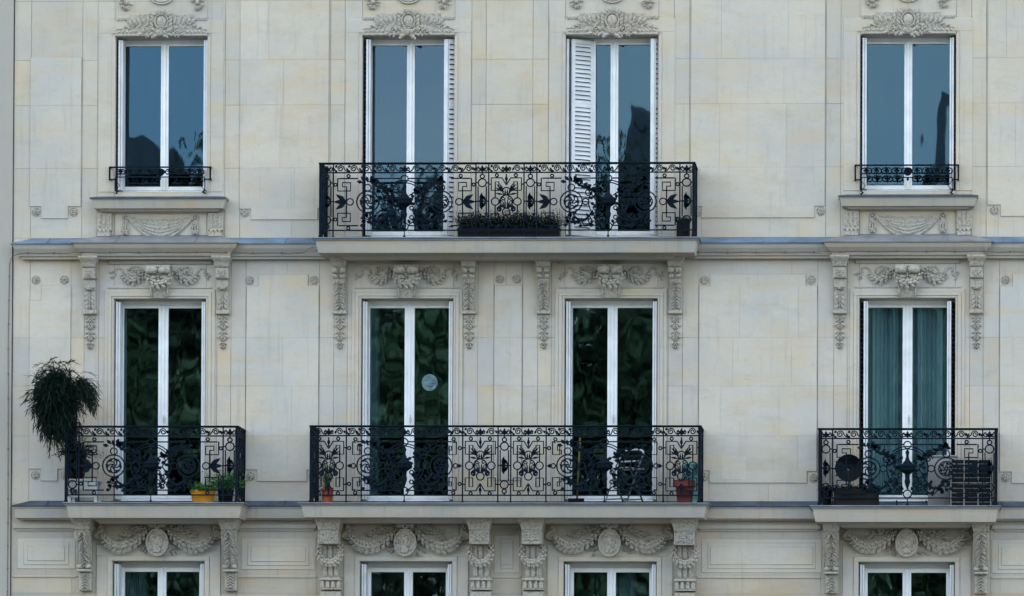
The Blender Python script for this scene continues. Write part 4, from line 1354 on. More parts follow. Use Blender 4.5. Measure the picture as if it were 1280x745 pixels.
def grand_panel(half, spear):
    """wide panel before a window: urn baluster, pair of spiral wheels, crescents, foliage, key corners"""
    rr = random.Random(int(half))
    mb = MB()
    n = 5
    frieze(mb, -half + 1, -7, n, False)
    for k in range(n):
        w = (half - 8) / n; c = half - 1 - w * (k + .5)
        spiral(mb, c, 7.2, min(4.4, w * .36), 1.6, PI, -1, 1.0, .0068)
        lf(mb, c + w * .42, 9, 125, 4.2, 2.6); lf(mb, c + w * .42, 6, -125, 4.2, 2.6); lf(mb, c + w * .40, 10.8, 60, 5.5, 2.0)
        line(mb, [(c - 4, 7), (c - w * .5 + 1, 10.5), (c - w * .5 - 2, 11)], .006)
    palmette(mb, 0, 14)
    V1, V2, VM = 20.0, 80.5, 50.0
    wx = 46.0       # wheel centre
    for s_ in (-1, 1):
        ex = half - 5.5 if spear else half - 8
        for v, sv in ((V1, 1), (V2, -1)):
            if spear:
                key(mb, s_ * ex, v, -s_, sv, 1.0, 16)
                line(mb, [(s_ * (ex - 2), v), (s_ * 58, v)])
                circ(mb, s_ * (ex - 13.5), v - sv * 3.2, 1.9)
                circ(mb, s_ * (half - 2.7), v + sv * 8, 1.9)
                line(mb, [(s_ * (ex - 11), v + sv * 16), (s_ * (ex - 11), VM)])
            else:
                key(mb, s_ * ex, v, -s_, sv, 1.0, 9)
                circ(mb, s_ * (ex - 3.5), v - sv * 3.0, 1.9)
                circ(mb, s_ * (half - 3.7), v + sv * 8, 1.9)
                line(mb, [(s_ * (half - 2), v + sv * 8), (s_ * half, v + sv * 8)])
                line(mb, [(s_ * ex, v), (s_ * (ex - 4), v + sv * 1)])
            line(mb, [(s_ * 5, v), (s_ * 40, v)]) if sv > 0 else line(mb, [(s_ * 5, v), (s_ * 22, v)])
            line(mb, [(s_ * 38, v), (s_ * (ex - 5), v)]) if not spear else None
        if spear:
            circ(mb, s_ * (half - 21), VM, 4.2, .0075)
            for a, l in ((35, 17), (0, 17), (-35, 17)): lf(mb, s_ * (half - 17), VM, a if s_ > 0 else 180 - a, l, 4.6)
            line(mb, [(s_ * (half - 6), VM), (s_ * half, VM)])
        else:
            circ(mb, s_ * 64, VM, 2.8, .0075); lf(mb, s_ * (half - 1), VM, 180 if s_ > 0 else 0, 7, 4)
        # wheel with spiral spokes
        circ(mb, s_ * wx, VM, 13.8, .0105); circ(mb, s_ * wx, VM, 9.0, .0075); circ(mb, s_ * wx, VM, 1.8, .010)
        for k in range(6):
            a0 = 2 * PI * k / 6
            P = []
            for q in range(7):
                t = q / 6; a = a0 + s_ * 1.5 * t; r = 1.5 + 7.5 * t
                P.append((s_ * wx + r * math.cos(a), VM + r * math.sin(a)))
            line(mb, P, .0085)
            lf(mb, P[4][0], P[4][1], math.degrees(-a0) + 40, 4, 3)
        circ(mb, s_ * wx, VM - 18.2, 4.2, .0075); circ(mb, s_ * wx, VM + 18.5, 4.0, .0075)
        circ(mb, s_ * 28.2, VM, 4.0, .0075)
        # heavy crescent under the wheel rising to the centre
        P = [(s_ * (wx - 2 - 25 * t), VM + 13.5 + 13 * math.sin(PI * (t * .9 + .06)) - 4 * t) for t in [q / 12 for q in range(13)]]
        for q in range(12):
            w = .008 + .013 * math.sin(PI * (q + .5) / 12)
            mb.tube([(P[q][0] * .01, 0, -P[q][1] * .01), (P[q + 1][0] * .01, 0, -P[q + 1][1] * .01)], w, 6)
        # arcs of the inner wreath
        for r_, a0, a1, th in ((24.5, 15, 165, .0085), (27.5, 48, 90, .0075), (24.5, -60, 20, .0085)):
            lst = []
            for q in range(15):
                a = R(a0 + (a1 - a0) * q / 14)
                if a0 == 15: a = R(10 + (80) * q / 14)
                lst.append((s_ * r_ * math.cos(a), VM - r_ * math.sin(a)))
            line(mb, lst, th)
        # olive sprays
        for q in range(7):
            t = q / 6; u = 44 - 26 * t; v = 24 + 14 * t
            lf(mb, s_ * u, v, (130 if s_ > 0 else 50) + rr.uniform(-20, 20), 8, 3.4)
            lf(mb, s_ * u, v, (200 if s_ > 0 else -20) + rr.uniform(-20, 20), 8, 3.4)
        line(mb, [(s_ * 46, 23), (s_ * 36, 28), (s_ * 26, 34), (s_ * 18, 44)], .0065)
        for q in range(5): lf(mb, s_ * (40 + q * 3), 25 - (q % 2) * 2, 30 + q * 35, 8, 3.6)
        # scrolling vine round the urn
        P = [(s_ * 6, 42), (s_ * 13, 38), (s_ * 18, 44), (s_ * 14, 51), (s_ * 19, 58), (s_ * 13, 64), (s_ * 18, 71), (s_ * 10, 76), (s_ * 5, 80)]
        c = bez(P, 32); line(mb, c, .0062)
        for q in range(2, len(c) - 1, 2): lf(mb, c[q][0], c[q][1], rr.uniform(0, 360), 6.5, 3.4)
        for q in range(4): circ(mb, s_ * (9 + 5 * (q % 2)), 58 + q * 6, 2.4, .0055)
        P = [(s_ * 44, 69), (s_ * 37, 74), (s_ * 32, 81), (s_ * 22, 80.5)]
        line(mb, bez(P, 12), .007)
        for q in range(12): lf(mb, s_ * rr.uniform(36, 50), rr.uniform(66, 80), rr.uniform(0, 360), 6.5, 3.4)
        P = [(s_ * 33, 71), (s_ * 30, 80), (s_ * 20, 76), (s_ * 24, 68)]
        line(mb, bez(P, 12), .006)
        for q in range(7): lf(mb, s_ * rr.uniform(18, 32), rr.uniform(64, 84), rr.uniform(0, 360), 6, 3.0)
        spiral(mb, s_ * 25, 38, 5, 1.3, 0, s_, 1, .006); spiral(mb, s_ * 22, 74, 4, 1.3, 0, s_, 1, .006)
    circ(mb, 0, 20.5, 4.4, .0078); circ(mb, 0, 81.5, 4.8, .0078)
    return mb
def grand_mesh(half, spear):
    return grand_panel(half, spear).mesh('window_panel', M['iron'])
def urn_mesh():
    mb = MB(); mb.smooth = True
    pr = [(.3, 25.5), (1.2, 27), (2.6, 30), (1.6, 33), (1.8, 36), (3, 40), (5.5, 42.5), (6, 44), (10.5, 45.5), (11, 47.5), (9.5, 49), (10.2, 51), (9.5, 53), (6, 55), (3.2, 57), (2.6, 62), (3.6, 66), (2.6, 70), (1.3, 74), (.6, 77)]
    mb.lathe([(r * .01, -v * .01) for r, v in pr][::-1], 0, 0, 14)
    mb.lathe([(.02, -HV * .01), (.018, -HV * .01 + .015), (.007, -HV * .01 + .04), (.006, -.865)], 0, 0, 8)
    return mb.mesh('urn', M['iron'])
MESH_N = narrow_panel(16); MESH_L = lyre_panel(44.5); MESH_G = grand_mesh(89, True); MESH_g = grand_mesh(73, False); MESH_U = urn_mesh()

def railing(u0, u1, vt, yf, zfoot, seq, label, x0=None, x1=None):
    """seq: list of (kind, width in units)"""
    xa = pt(u0, vt, yf)[0]; xb = pt(u1, vt, yf)[0]; zt = pt((u0 + u1) / 2, vt, yf)[1]
    Hh = zt - zfoot
    zk = Hh / (HV * .01)
    tot = sum(w for _, w in seq)
    k = (xb - xa) / tot
    fm = MB()
    dpt = -yf - .02
    # handrail: flat bar with rounded top, returns to the wall
    fm.box(xa - .022, xb + .022, yf - .022, yf + .022, zt - .014, zt + .004, .005)
    fm.box(xa - .012, xb + .012, yf - .010, yf + .010, zt - .022, zt - .014)
    for x in (xa, xb):
        fm.box(x - .022, x + .022, yf + .022, -.0, zt - .014, zt + .004, 0)
    for v in (12.5, 86.5):
        z = zt - v * .01 * zk
        fm.box(xa, xb, yf - .009, yf + .009, z - .008, z + .008)
        for x in (xa, xb): fm.box(x - .009, x + .009, yf + .009, 0, z - .008, z + .008)
    rl = fm.build('railing', M['iron'], B, label)
    x = xa
    def place(me, nm, loc, sx=1, rot=0, lab=None):
        o = bpy.data.objects.new(nm, me); C.objects.link(o); o.parent = rl
        o.location = loc; o.rotation_euler = (0, 0, rot); o.scale = (sx, 1, zk)
        return o
    pm = MB(); pm.box(-.008, .008, -.008, .008, -HV * .01, -.016); pm.lathe([(.022, -HV * .01), (.018, -HV * .01 + .012), (.008, -HV * .01 + .03)], 0, 0, 8)
    pmesh = pm.mesh('post', M['iron'])
    ph = MB(); ph.box(-.016, .016, -.016, .016, -HV * .01, -.014)
    ph.lathe([(.024, -HV * .01), (.024, -HV * .01 + .03), (.016, -HV * .01 + .04)], 0, 0, 8)
    phm = ph.mesh('post', M['iron'])
    place(phm, 'post', (xa, yf, zt))
    for i, (kind, w) in enumerate(seq):
        ww = w * k
        cx_ = x + ww / 2
        me, nm, base = {'N': (MESH_N, 'narrow_panel', 16), 'L': (MESH_L, 'lyre_panel', 44.5), 'G': (MESH_G, 'window_panel', 178), 'g': (MESH_g, 'window_panel', 146)}[kind]
        place(me, nm, (cx_, yf, zt), ww / (base * .01))
        if kind in 'Gg': place(MESH_U, 'urn', (cx_, yf, zt))
        x += ww
        place(phm if i == len(seq) - 1 else pmesh, 'post', (x, yf, zt))
    # side returns: three narrow panels each
    for xx in (xa, xb):
        n = 3; wd = dpt / n
        for j in range(n):
            place(MESH_N, 'narrow_panel', (xx, yf + wd * (j + .5), zt), wd / .16, PI / 2)
            if j: place(pmesh, 'post', (xx, yf + wd * j, zt))
        place(phm, 'post', (xx, -.03, zt))
    return rl, xa, xb, zt
YRU, YRL = -.60, -.64
RU = railing(400.8, 867, 203.3, YRU, su[2] + .008, [('N', 16), ('G', 178), ('N', 16), ('L', 44), ('N', 16), ('G', 178), ('N', 17)], 'long ornate black iron railing of the upper balcony')
RL = railing(83, 296, 532.5, YRL, sl_[2] + .008, [('N', 16), ('G', 181), ('N', 17)], 'ornate black iron railing of the lower left balcony')
RM = railing(389, 874.5, 532, YRL, sm_[2] + .008, [('L', 44), ('g', 145.5), ('L', 44), ('N', 16), ('L', 44), ('g', 146), ('L', 45)], 'long ornate black iron railing of the lower middle balcony')
RR_ = railing(1024.5, 1245.5, 535.5, YRL, sr_[2] + .008, [('N', 16), ('G', 187), ('N', 17)], 'ornate black iron railing of the lower right balcony')

# short guards on the two small top windows
def guard(u0, u1, vt, vb, bx, seed, label):
    yf = -.07
    xa, zt = pt(u0, vt, yf); xb = pt(u1, vt, yf)[0]; zb = pt(u0, vb, yf)[1]
    mb = MB()
    mb.box(xa, xb, yf - .012, yf + .012, zt - .012, zt + .006)
    mb.box(xa + .08, xb - .08, yf - .007, yf + .007, zb - .0, zb + .012)
    for x in (xa + .006, xb - .006):
        mb.box(x - .010, x + .010, yf - .010, yf + .010, zb - .03, zt); mb.box(x - .010, x + .010, yf, .02, zb - .03, zb - .01)
        mb.box(x - .010, x + .010, yf, .02, zt - .012, zt + .006)
    for s_, x in ((1, xa), (-1, xb)): mb.box(min(x, x + s_ * .09), max(x, x + s_ * .09), yf - .007, yf + .007, zb - .03, zb - .015)
    g = mb.build('window_guard', M['iron'], B, label)
    p = MB(); p.M = Matrix.Translation((0, yf, 0))
    h = (zt - zb) * 100 - 1
    n = 9; w = (xb - xa - .16) * 100 / n
    p2 = MB()
    for k in range(n):
        c = 8 + w * (k + .5)
        spiral(p2, c - w * .2, h * .5 + .5, h * .34, 1.4, 0, 1, .8, .0045); spiral(p2, c + w * .22, h * .5 + .5, h * .34, 1.4, PI, -1, .8, .0045)
        lf(p2, c, h * .9, 90, h * .8, 2.2); lf(p2, c - 2, h * .5, 60, 4, 1.8); lf(p2, c + 2, h * .5, 120, 4, 1.8)
    # centre motif and drop
    cc = (bx - xa) * 100
    for a in range(0, 360, 45): lf(p2, cc, h * .55, a, 5.5, 2.6)
    circ(p2, cc, h * .55, 4.5, .005); lf(p2, cc, h, -90, 5, 2.5)
    p2.v = [(x + xa, y + yf, z + zt) for x, y, z in p2.v]
    p2.build('scroll_frieze', M['iron'], g)
    # lower window-box rail
    q = MB()
    for s_, x in ((1, xa + .075), (-1, xb - .075)):
        q.box(x - .006, x + .006, yf, yf + .012, zb - .16, zb); q.tube([(x, yf, zb - .16), (x + s_ * .03, yf, zb - .185), (x, .0, zb - .19)], .010, 5)
        q.tube([(x, yf, zb - .03), (x + s_ * .06, yf, zb - .10), (x, yf, zb - .16)], .006, 4)
    q.build('bracket', M['iron'], g)
    return g
guard(136.5, 263.5, 208.8, 222, BC[0], 3, 'short black iron guard of the left top window')
guard(1068.5, 1198.5, 206.3, 222.5, BC[3], 4, 'short black iron guard of the right top window')

# ================================================================ THE NEIGHBOURING HOUSE (left edge)
NB = empty('neighbouring_building', 'sliver of plain greyish beige rendered house at the left edge of the photo', 'building', (0, 0, 0))
mb = MB()
mb.box(-16, XL - .03, -.02, 10.5, GZ, TOPZ - .6)
mb.build('wall', M['neighbour'], NB)
for xx in (-14.2, -11.7, -9.2):
    for z in (-7.9, -4.9, -1.8, 1.5, 4.8):
        mb = MB(); mb.box(xx, xx + 1.1, -.05, -.021, z, z + 2.0, .01)
        w = mb.build('window', [M['white']], NB)
        for a_, b_ in ((.08, .52), (.58, 1.02)):
            mb = MB(); mb.box(xx + a_, xx + b_, -.056, -.045, z + .1, z + 1.9); mb.build('pane', M['opp_glass'], w)
mb = MB()
mb.add([(-16, -.4, TOPZ - .6), (XL - .03, -.4, TOPZ - .6), (XL - .03, 3, TOPZ + 2.2), (-16, 3, TOPZ + 2.2), (-16, 10.5, TOPZ - .6), (XL - .03, 10.5, TOPZ - .6)], [(0, 1, 2, 3), (3, 2, 5, 4), (0, 3, 4), (1, 5, 2), (0, 4, 5, 1)])
mb.build('roof', M['slate'], NB)

# ================================================================ GROUND
def sheet(name, x0, x1, y0, y1, z, m_):
    mb = MB(); mb.add([(x0, y0, z), (x1, y0, z), (x1, y1, z), (x0, y1, z)], [(0, 1, 2, 3)])
    o = mb.build(name, m_); o['kind'] = 'structure'; return o
sheet('ground', -700, 700, -700, 700, GZ - .14, M['grass'])
sheet('road', -300, 300, -30, -4.2, GZ - .13, M['asphalt'])
mb = MB(); mb.box(-300, 300, -4.2, 12, GZ - .2, GZ + .0); o = mb.build('pavement', M['pavement']); o['kind'] = 'structure'
mb = MB(); mb.box(-300, 300, -72, -30, GZ - .2, GZ + .0); o = mb.build('promenade', M['pavement']); o['kind'] = 'structure'

# ================================================================ THINGS ON THE BALCONIES
def strand(mb, p, d, ln, droop, w, seg=5, leaflets=0, rr=None, ll=.03, spiky=False):
    p = Vector(p); d = Vector(d).normalized(); pts = [p.copy()]
    for k in range(seg):
        p = p + d * (ln / seg); d = (d + Vector((0, 0, -droop / seg))).normalized(); pts.append(p.copy())
    side = d.cross(Vector((0, 1, 0)))
    if side.length < .1: side = Vector((1, 0, 0))
    side.normalize()
    vs = []; fs = []
    for k, q in enumerate(pts):
        ww = w * (1 - .8 * k / seg)
        vs += [q - side * ww, q + side * ww]
    for k in range(seg): fs.append((2 * k, 2 * k + 1, 2 * k + 3, 2 * k + 2))
    mb.add(vs, fs)
    for j in range(leaflets):
        t = (j + .5) / leaflets * seg; k = min(seg - 1, int(t)); q = pts[k].lerp(pts[k + 1], t - k); dd = (pts[k + 1] - pts[k]).normalized()
        a = Vector((rr.gauss(0, 1), rr.gauss(0, 1), rr.gauss(0, 1)))
        a = (a.normalized() * (.45 if spiky else .9) + dd * (1.1 if spiky else .7)).normalized() * ll * rr.uniform(.6, 1.2)
        s = a.cross(Vector((rr.gauss(0, 1), rr.gauss(0, 1), rr.gauss(0, 1)))).normalized() * ll * (.045 if spiky else .13)
        mb.add([q - s, q + a * .5 - s, q + a, q + a * .5 + s, q + s], [(0, 1, 2, 3, 4)])
    return pts

# tall dark bushy plant, head hanging over the railing at the far left
rr = random.Random(11)
YP = -.62
px, pz = pt(72, 500, YP)
base = pt(92, 627, -.45)
TP = empty('tall_plant', 'tall dark bushy plant with a shaggy head spilling past the left end of the railing', 'plant', (base[0], -.42, sl_[2] + .32))
def at_parent(o):      # keep world placement under a moved parent
    o.matrix_parent_inverse = Matrix.Translation(-o.parent.location)
    return o
mb = MB()
for k in range(1500):
    th = rr.uniform(0, 2 * PI); ph = rr.uniform(-.9, 1.0)
    d = Vector((math.cos(th) * math.cos(ph), math.sin(th) * math.cos(ph) * .8, math.sin(ph) + .35)).normalized()
    c = Vector((px + rr.gauss(0, .08) - .02, YP + rr.gauss(0, .06), pz + .06 + rr.gauss(0, .13)))
    strand(mb, c, d, rr.uniform(.10, .27), rr.uniform(1.2, 3.6), .0022, 5, 13, rr, .085, True)
for k in range(1000):       # hanging beard
    c = Vector((px + rr.gauss(.0, .085) - .01, YP + rr.gauss(0, .06), pz - .04 + rr.gauss(0, .15)))
    strand(mb, c, (rr.gauss(0, .4), rr.gauss(0, .3), -.6), rr.uniform(.10, .28), 2.5, .0022, 5, 13, rr, .085, True)
for k in range(150):       # second tuft to the right, arching down
    c = Vector((px + .22 + rr.gauss(0, .03), YP + rr.gauss(0, .04), pz + .10 + rr.gauss(0, .06)))
    strand(mb, c, (rr.uniform(.1, 1), rr.gauss(0, .3), rr.uniform(.0, .7)), rr.uniform(.2, .40), rr.uniform(2.2, 3.6), .0024, 6, 14, rr, .075, True)
for (du, dv) in ((-.38, .06), (-.42, .0), (-.30, .22), (-.20, .34), (-.10, .42), (.02, .38), (.20, .32), (.42, .12), (.44, .02), (-.36, -.1), (.36, -.16)):
    strand(mb, (px + .02, YP, pz + .10), (du, rr.gauss(0, .05), dv + .10), math.hypot(du, dv) * 1.08 + .06, .55, .0032, 8, 0)
at_parent(mb.build('foliage', M['leaf_dark'], TP))
mb = MB(); mb.smooth = True
for k in range(5):
    mb.tube(bez([(base[0] + rr.gauss(0, .01), -.42, sl_[2] + .45), (base[0] + .01 + k * .008, -.50, sl_[2] + .9), (px + .10 + k * .03, YP + .03, pz - .1), (px + .06 + k * .035, YP, pz + .12)], 14), .014, 6, False, .006)
at_parent(mb.build('stem', M['bark'], TP))
mb = MB(); mb.smooth = True
zb = sl_[2] + .325
mb.lathe([(.085, zb), (.10, zb + .02), (.12, zb + .26), (.13, zb + .28), (.13, zb + .31), (.11, zb + .31), (.105, zb + .27)], base[0] + .03, -.42, 20)
at_parent(mb.build('pot', M['black'], TP))
mb = MB()
for k in range(140):
    strand(mb, (base[0] + .03 + rr.gauss(0, .05), -.42 + rr.gauss(0, .05), zb + .27), (rr.gauss(0, .6), rr.gauss(0, .6), 1), rr.uniform(.15, .34), 1.6, .004, 5, 10, rr, .04)
at_parent(mb.build('undergrowth', M['leaf_dark'], TP))

# white plant stool
sx0 = pt(86, 600, -.45)[0]; sx1 = pt(124, 600, -.45)[0]; z0 = sl_[2] + .008
ST = empty('white_stool', 'low white plastic stool under the tall plant at the left balcony end', 'stool', ((sx0 + sx1) / 2, -.4, z0))
mb = MB(); mb.box(sx0, sx1, -.56, -.24, z0 + .27, z0 + .30, .008); at_parent(mb.build('seat', M['whiteplastic'], ST))
for xx in (sx0 + .01, sx1 - .045):
    for yy in (-.55, -.28):
        mb = MB(); mb.box(xx, xx + .035, yy, yy + .03, z0, z0 + .27); at_parent(mb.build('leg', M['whiteplastic'], ST))
mb = MB(); mb.box(sx0 + .045, sx1 - .045, -.55, -.535, z0 + .07, z0 + .10); mb.box(sx0 + .045, sx1 - .045, -.55, -.54, z0 + .17, z0 + .262); at_parent(mb.build('apron', M['whiteplastic'], ST))

def pot(name, label, u0, u1, vt, y, z0, m_, shape='round', cat='flower pot', rim=.012, taper=.8, deep=None):
    x0 = pt(u0, vt, y)[0]; x1 = pt(u1, vt, y)[0]; zt = pt((u0 + u1) / 2, vt, y)[1]
    e = empty(name, label, cat, ((x0 + x1) / 2, y, z0))
    r = (x1 - x0) / 2; h = zt - z0; cx_ = (x0 + x1) / 2
    mb = MB(); mb.smooth = shape == 'round' or shape == 'oval'
    dy = {'round': 1, 'oval': .55, 'square': 1, 'box': (deep or .12) / r}[shape]
    if shape in ('round', 'oval'):
        pr = [(r * taper * .9, 0), (r * taper, .01), (r * .95, h - .03), (r * .96, h - .028), (r, h - .026), (r, h), (r * .9, h), (r * .86, h - .03)]
        seg = 24
    else:
        pr = [(r * taper, 0), (r * .95, h - .035), (r, h - .034), (r, h), (r * .88, h), (r * .86, h - .03)]
        seg = 4
    vs = []; fs = []
    for rr_, z in pr:
        for k in range(seg):
            a = 2 * PI * k / seg + (PI / 4 if seg == 4 else 0)
            q = rr_ * (math.sqrt(2) if seg == 4 else 1)
            vs.append((cx_ + q * math.cos(a), y + q * math.sin(a) * dy, z0 + z))
    for i in range(len(pr) - 1):
        for k in range(seg): fs.append((i * seg + k, i * seg + (k + 1) % seg, (i + 1) * seg + (k + 1) % seg, (i + 1) * seg + k))
    fs.append(tuple(range(seg))[::-1])
    mb.add(vs, fs)
    at_parent(mb.build('pot', m_, e))
    s = MB(); s.lathe([(r * .87, zt - .028), (r * .5, zt - .02)], cx_, y, 16)
    s.v = [(p[0], y + (p[1] - y) * dy, p[2]) for p in s.v]
    at_parent(s.build('soil', M['soil'], e))
    return e, cx_, r, zt, dy
def foliage(e, name, n, cx_, y, z, rx, ry, ln, droop, m_, seed, ll=.03, w=.003, up=1.0, lfl=8, spread=.5):
    rr = random.Random(seed); mb = MB()
    for k in range(n):
        strand(mb, (cx_ + rr.uniform(-rx, rx), y + rr.uniform(-ry, ry), z), (rr.gauss(0, spread), rr.gauss(0, spread), up), ln * rr.uniform(.5, 1.1), droop * rr.uniform(.5, 1.3), w, 5, lfl, rr, ll)
    return at_parent(mb.build(name, m_, e))
zf = sl_[2] + .008
e, cx_, r, zt, dy = pot('flower_pot', 'oval yellow glazed planter with low green leaves on the left balcony', 237.5, 269.5, 612.5, -.50, zf, M['yellow'], 'oval')
foliage(e, 'foliage', 120, cx_, -.50, zt - .02, r * .8, r * .4, .13, 1.4, M['leaf_bright'], 21, .035, .003)
e, cx_, r, zt, dy = pot('flower_pot', 'black pot with a fresh green shrub at the right end of the left balcony', 271.5, 292.5, 612, -.42, zf, M['black'], 'round')
foliage(e, 'foliage', 150, cx_, -.42, zt - .02, r * .6, r * .5, .32, .9, M['leaf_bright'], 22, .04, .003)
zf = sm_[2] + .008
e, cx_, r, zt, dy = pot('flower_pot', 'small orange terracotta pot with thin spiky plant at the left end of the middle balcony', 401.5, 417, 610, -.55, zf, M['terracotta'], 'round')
foliage(e, 'foliage', 45, cx_ - .01, -.55, zt - .02, r * .5, r * .5, .42, .8, M['leaf'], 23, .03, .003, 1, 5, .25)
e, cx_, r, zt, dy = pot('flower_pot', 'square red brown clay pot at the right end of the middle balcony', 844, 868, 601, -.50, zf, M['redpot'], 'square', taper=.72)
foliage(e, 'foliage', 26, cx_, -.50, zt - .02, r * .5, r * .5, .12, 1.6, M['leaf'], 24, .03, .003)
mb = MB(); x0_ = cx_ - r - .008; x1_ = cx_ + r + .008
for a, b, c, d in ((x0_, x1_, -.5 - r - .009, -.5 - r - .001), (x0_, x1_, -.5 + r + .001, -.5 + r + .009), (x0_, x0_ + .008, -.5 - r, -.5 + r), (x1_ - .008, x1_, -.5 - r, -.5 + r)): mb.box(a, b, c, d, zt - .075, zt + .004)
at_parent(mb.build('rim', M['redrim'], e))
# turquoise tub behind it
x0 = pt(853, 600, -.25)[0]; x1 = pt(872.5, 600, -.25)[0]; ztt = pt(860, 578, -.25)[1]
e = empty('plastic_tub', 'tall pale turquoise plastic tub behind the red brown pot', 'tub', ((x0 + x1) / 2, -.22, zf))
mb = MB(); mb.smooth = True; rt = (x1 - x0) / 2
mb.lathe([(rt * .8, zf), (rt * .82, zf + .01), (rt * .95, ztt - .05), (rt, ztt - .045), (rt, ztt), (rt * .93, ztt), (rt * .85, ztt - .2)], (x0 + x1) / 2, -.22, 24)
at_parent(mb.build('body', M['turquoise'], e))
mb = MB(); mb.ring((x0 + x1) / 2, -.22 - rt - .004, ztt - .09, .035, .005, 14); at_parent(mb.build('handle', M['whiteplastic'], e))

# folding metal chair behind the railing
def tb(mb, P, r, s=6): mb.tube(P, r, s)
chx, _ = pt(781, 600, -.38); zf = sm_[2] + .008
CH = empty('folding_chair', 'slatted pale metal folding chair standing askew behind the middle railing', 'chair', (chx, -.34, zf), rz=R(-32))
def chp(mb, name, m_): return mb.build(name, m_, CH)
for s_ in (-1, 1):
    mb = MB(); mb.smooth = True; tb(mb, [(s_ * .17, -.20, 0), (s_ * .17, .02, .42), (s_ * .17, .16, .64)], .011); chp(mb, 'frame_tube', M['greymetal'] if s_ > 0 else M['palemetal'])
    mb = MB(); mb.smooth = True; tb(mb, [(s_ * .15, .20, 0), (s_ * .15, -.10, .44), (s_ * .15, -.17, .45)], .011); chp(mb, 'leg', M['greymetal'])
mb = MB(); tb(mb, [(-.17, -.17, .06), (.17, -.17, .06)], .009); tb(mb, [(-.15, .15, .07), (.15, .15, .07)], .009); chp(mb, 'stretcher', M['greymetal'])
mb = MB()
for k in range(6): mb.box(-.18, .18, -.19 + k * .062, -.15 + k * .062, .44, .452)
chp(mb, 'seat', M['palemetal'])
mb = MB(); mb.smooth = True
tb(mb, bez([(-.175, .155, .62), (-.14, .175, .68), (0, .185, .70), (.14, .175, .68), (.175, .155, .62)], 12), .013)
tb(mb, [(-.17, .13, .55), (.17, .13, .55)], .011)
chp(mb, 'backrest', M['palemetal'])
# broom leaning by the window
bxm, bz = pt(724, 545, -.06); zf2 = zf
e = empty('broom', 'broom with a yellow wooden handle leaning beside the metal chair', 'broom', (bxm - .02, -.2, zf))
mb = MB(); mb.smooth = True; mb.tube([(bxm - .01, -.24, zf + .07), (bxm + .01, -.04, zf + .86)], .012, 8); at_parent(mb.build('handle', M['wood'], e))
mb = MB(); mb.box(bxm - .12, bxm + .08, -.27, -.22, zf + .05, zf + .085, .006); at_parent(mb.build('head', M['darkwood'], e))
mb = MB()
for k in range(26):
    for j in range(3): mb.tube([(bxm - .115 + k * .0075, -.262 + j * .016, zf + .052), (bxm - .115 + k * .0078, -.266 + j * .02, zf)], .002, 3)
at_parent(mb.build('bristles', M['black'], e))

# right balcony
zf = sr_[2] + .008
dx, dz = pt(1061, 585, -.40)
e = empty('round_dish', 'round black dish on a post behind the left part of the right balcony railing', 'dish', (dx, -.33, zf))
mb = MB(); mb.smooth = True
vs = []; fs = []; n = 28
prd = [(.001, .05), (.06, .045), (.12, .025), (.165, .0), (.172, -.004), (.165, .012), (.1, .05), (.001, .066)]
for r_, y_ in prd:
    for k in range(n):
        a = 2 * PI * k / n; vs.append((dx + r_ * math.cos(a), -.40 + y_, dz + r_ * math.sin(a)))
for i in range(len(prd) - 1):
    for k in range(n): fs.append((i * n + k, i * n + (k + 1) % n, (i + 1) * n + (k + 1) % n, (i + 1) * n + k))
mb.add(vs, fs); at_parent(mb.build('bowl', M['black'], e))
mb = MB(); mb.tube([(dx, -.33, dz - .02), (dx, -.30, dz - .1), (dx, -.30, zf + .02)], .016, 8); mb.box(dx - .1, dx + .1, -.4, -.2, zf, zf + .02); at_parent(mb.build('post', M['greymetal'], e))
mb = MB(); mb.tube([(dx, -.38, dz - .15), (dx - .01, -.50, dz - .05)], .007, 6); mb.ell((dx - .01, -.50, dz - .04), .02, .02, .022); at_parent(mb.build('arm', M['greymetal'], e))
e, cx_, r, zt, dy = pot('planter_box', 'long low dark wooden planter box at the left of the right balcony', 1041, 1100, 611, -.54, zf, M['darkwood'], 'box', 'planter', taper=.97, deep=.08)
foliage(e, 'foliage', 130, cx_, -.54, zt - .02, r * .85, .05, .10, 2.0, M['leaf_dark'], 31, .03, .003)
e, cx_, r, zt, dy = pot('flower_pot', 'round black pot of dark leaves in the left corner of the right balcony', 1027, 1040, 612, -.5, zf, M['black'], 'round')
foliage(e, 'foliage', 60, cx_, -.5, zt - .02, r * .6, r * .5, .12, 2.0, M['leaf_dark'], 32, .03, .003)
# white cabinet
x0, zt = pt(1160, 570, -.10); x1 = pt(1196, 570, -.10)[0]
e = empty('cabinet', 'narrow off white plastic cabinet beside the slatted crates on the right balcony', 'cabinet', ((x0 + x1) / 2, -.10, zf))
mb = MB(); mb.box(x0, x1, -.20, -.03, zf, zt - .02, .006); at_parent(mb.build('body', M['cabinet'], e))
mb = MB(); mb.box(x0 - .01, x1 + .01, -.215, -.03, zt - .019, zt, .005); at_parent(mb.build('lid', M['cabinet'], e))
mb = MB(); mb.box(x0 + .02, x1 - .02, -.206, -.199, zf + .03, zt - .05, .003); at_parent(mb.build('door', M['cabinet'], e))
mb = MB(); mb.tube([(x0 + .04, -.216, zf + .28), (x0 + .04, -.222, zf + .31), (x0 + .04, -.216, zf + .34)], .005, 5); at_parent(mb.build('handle', M['greymetal'], e))
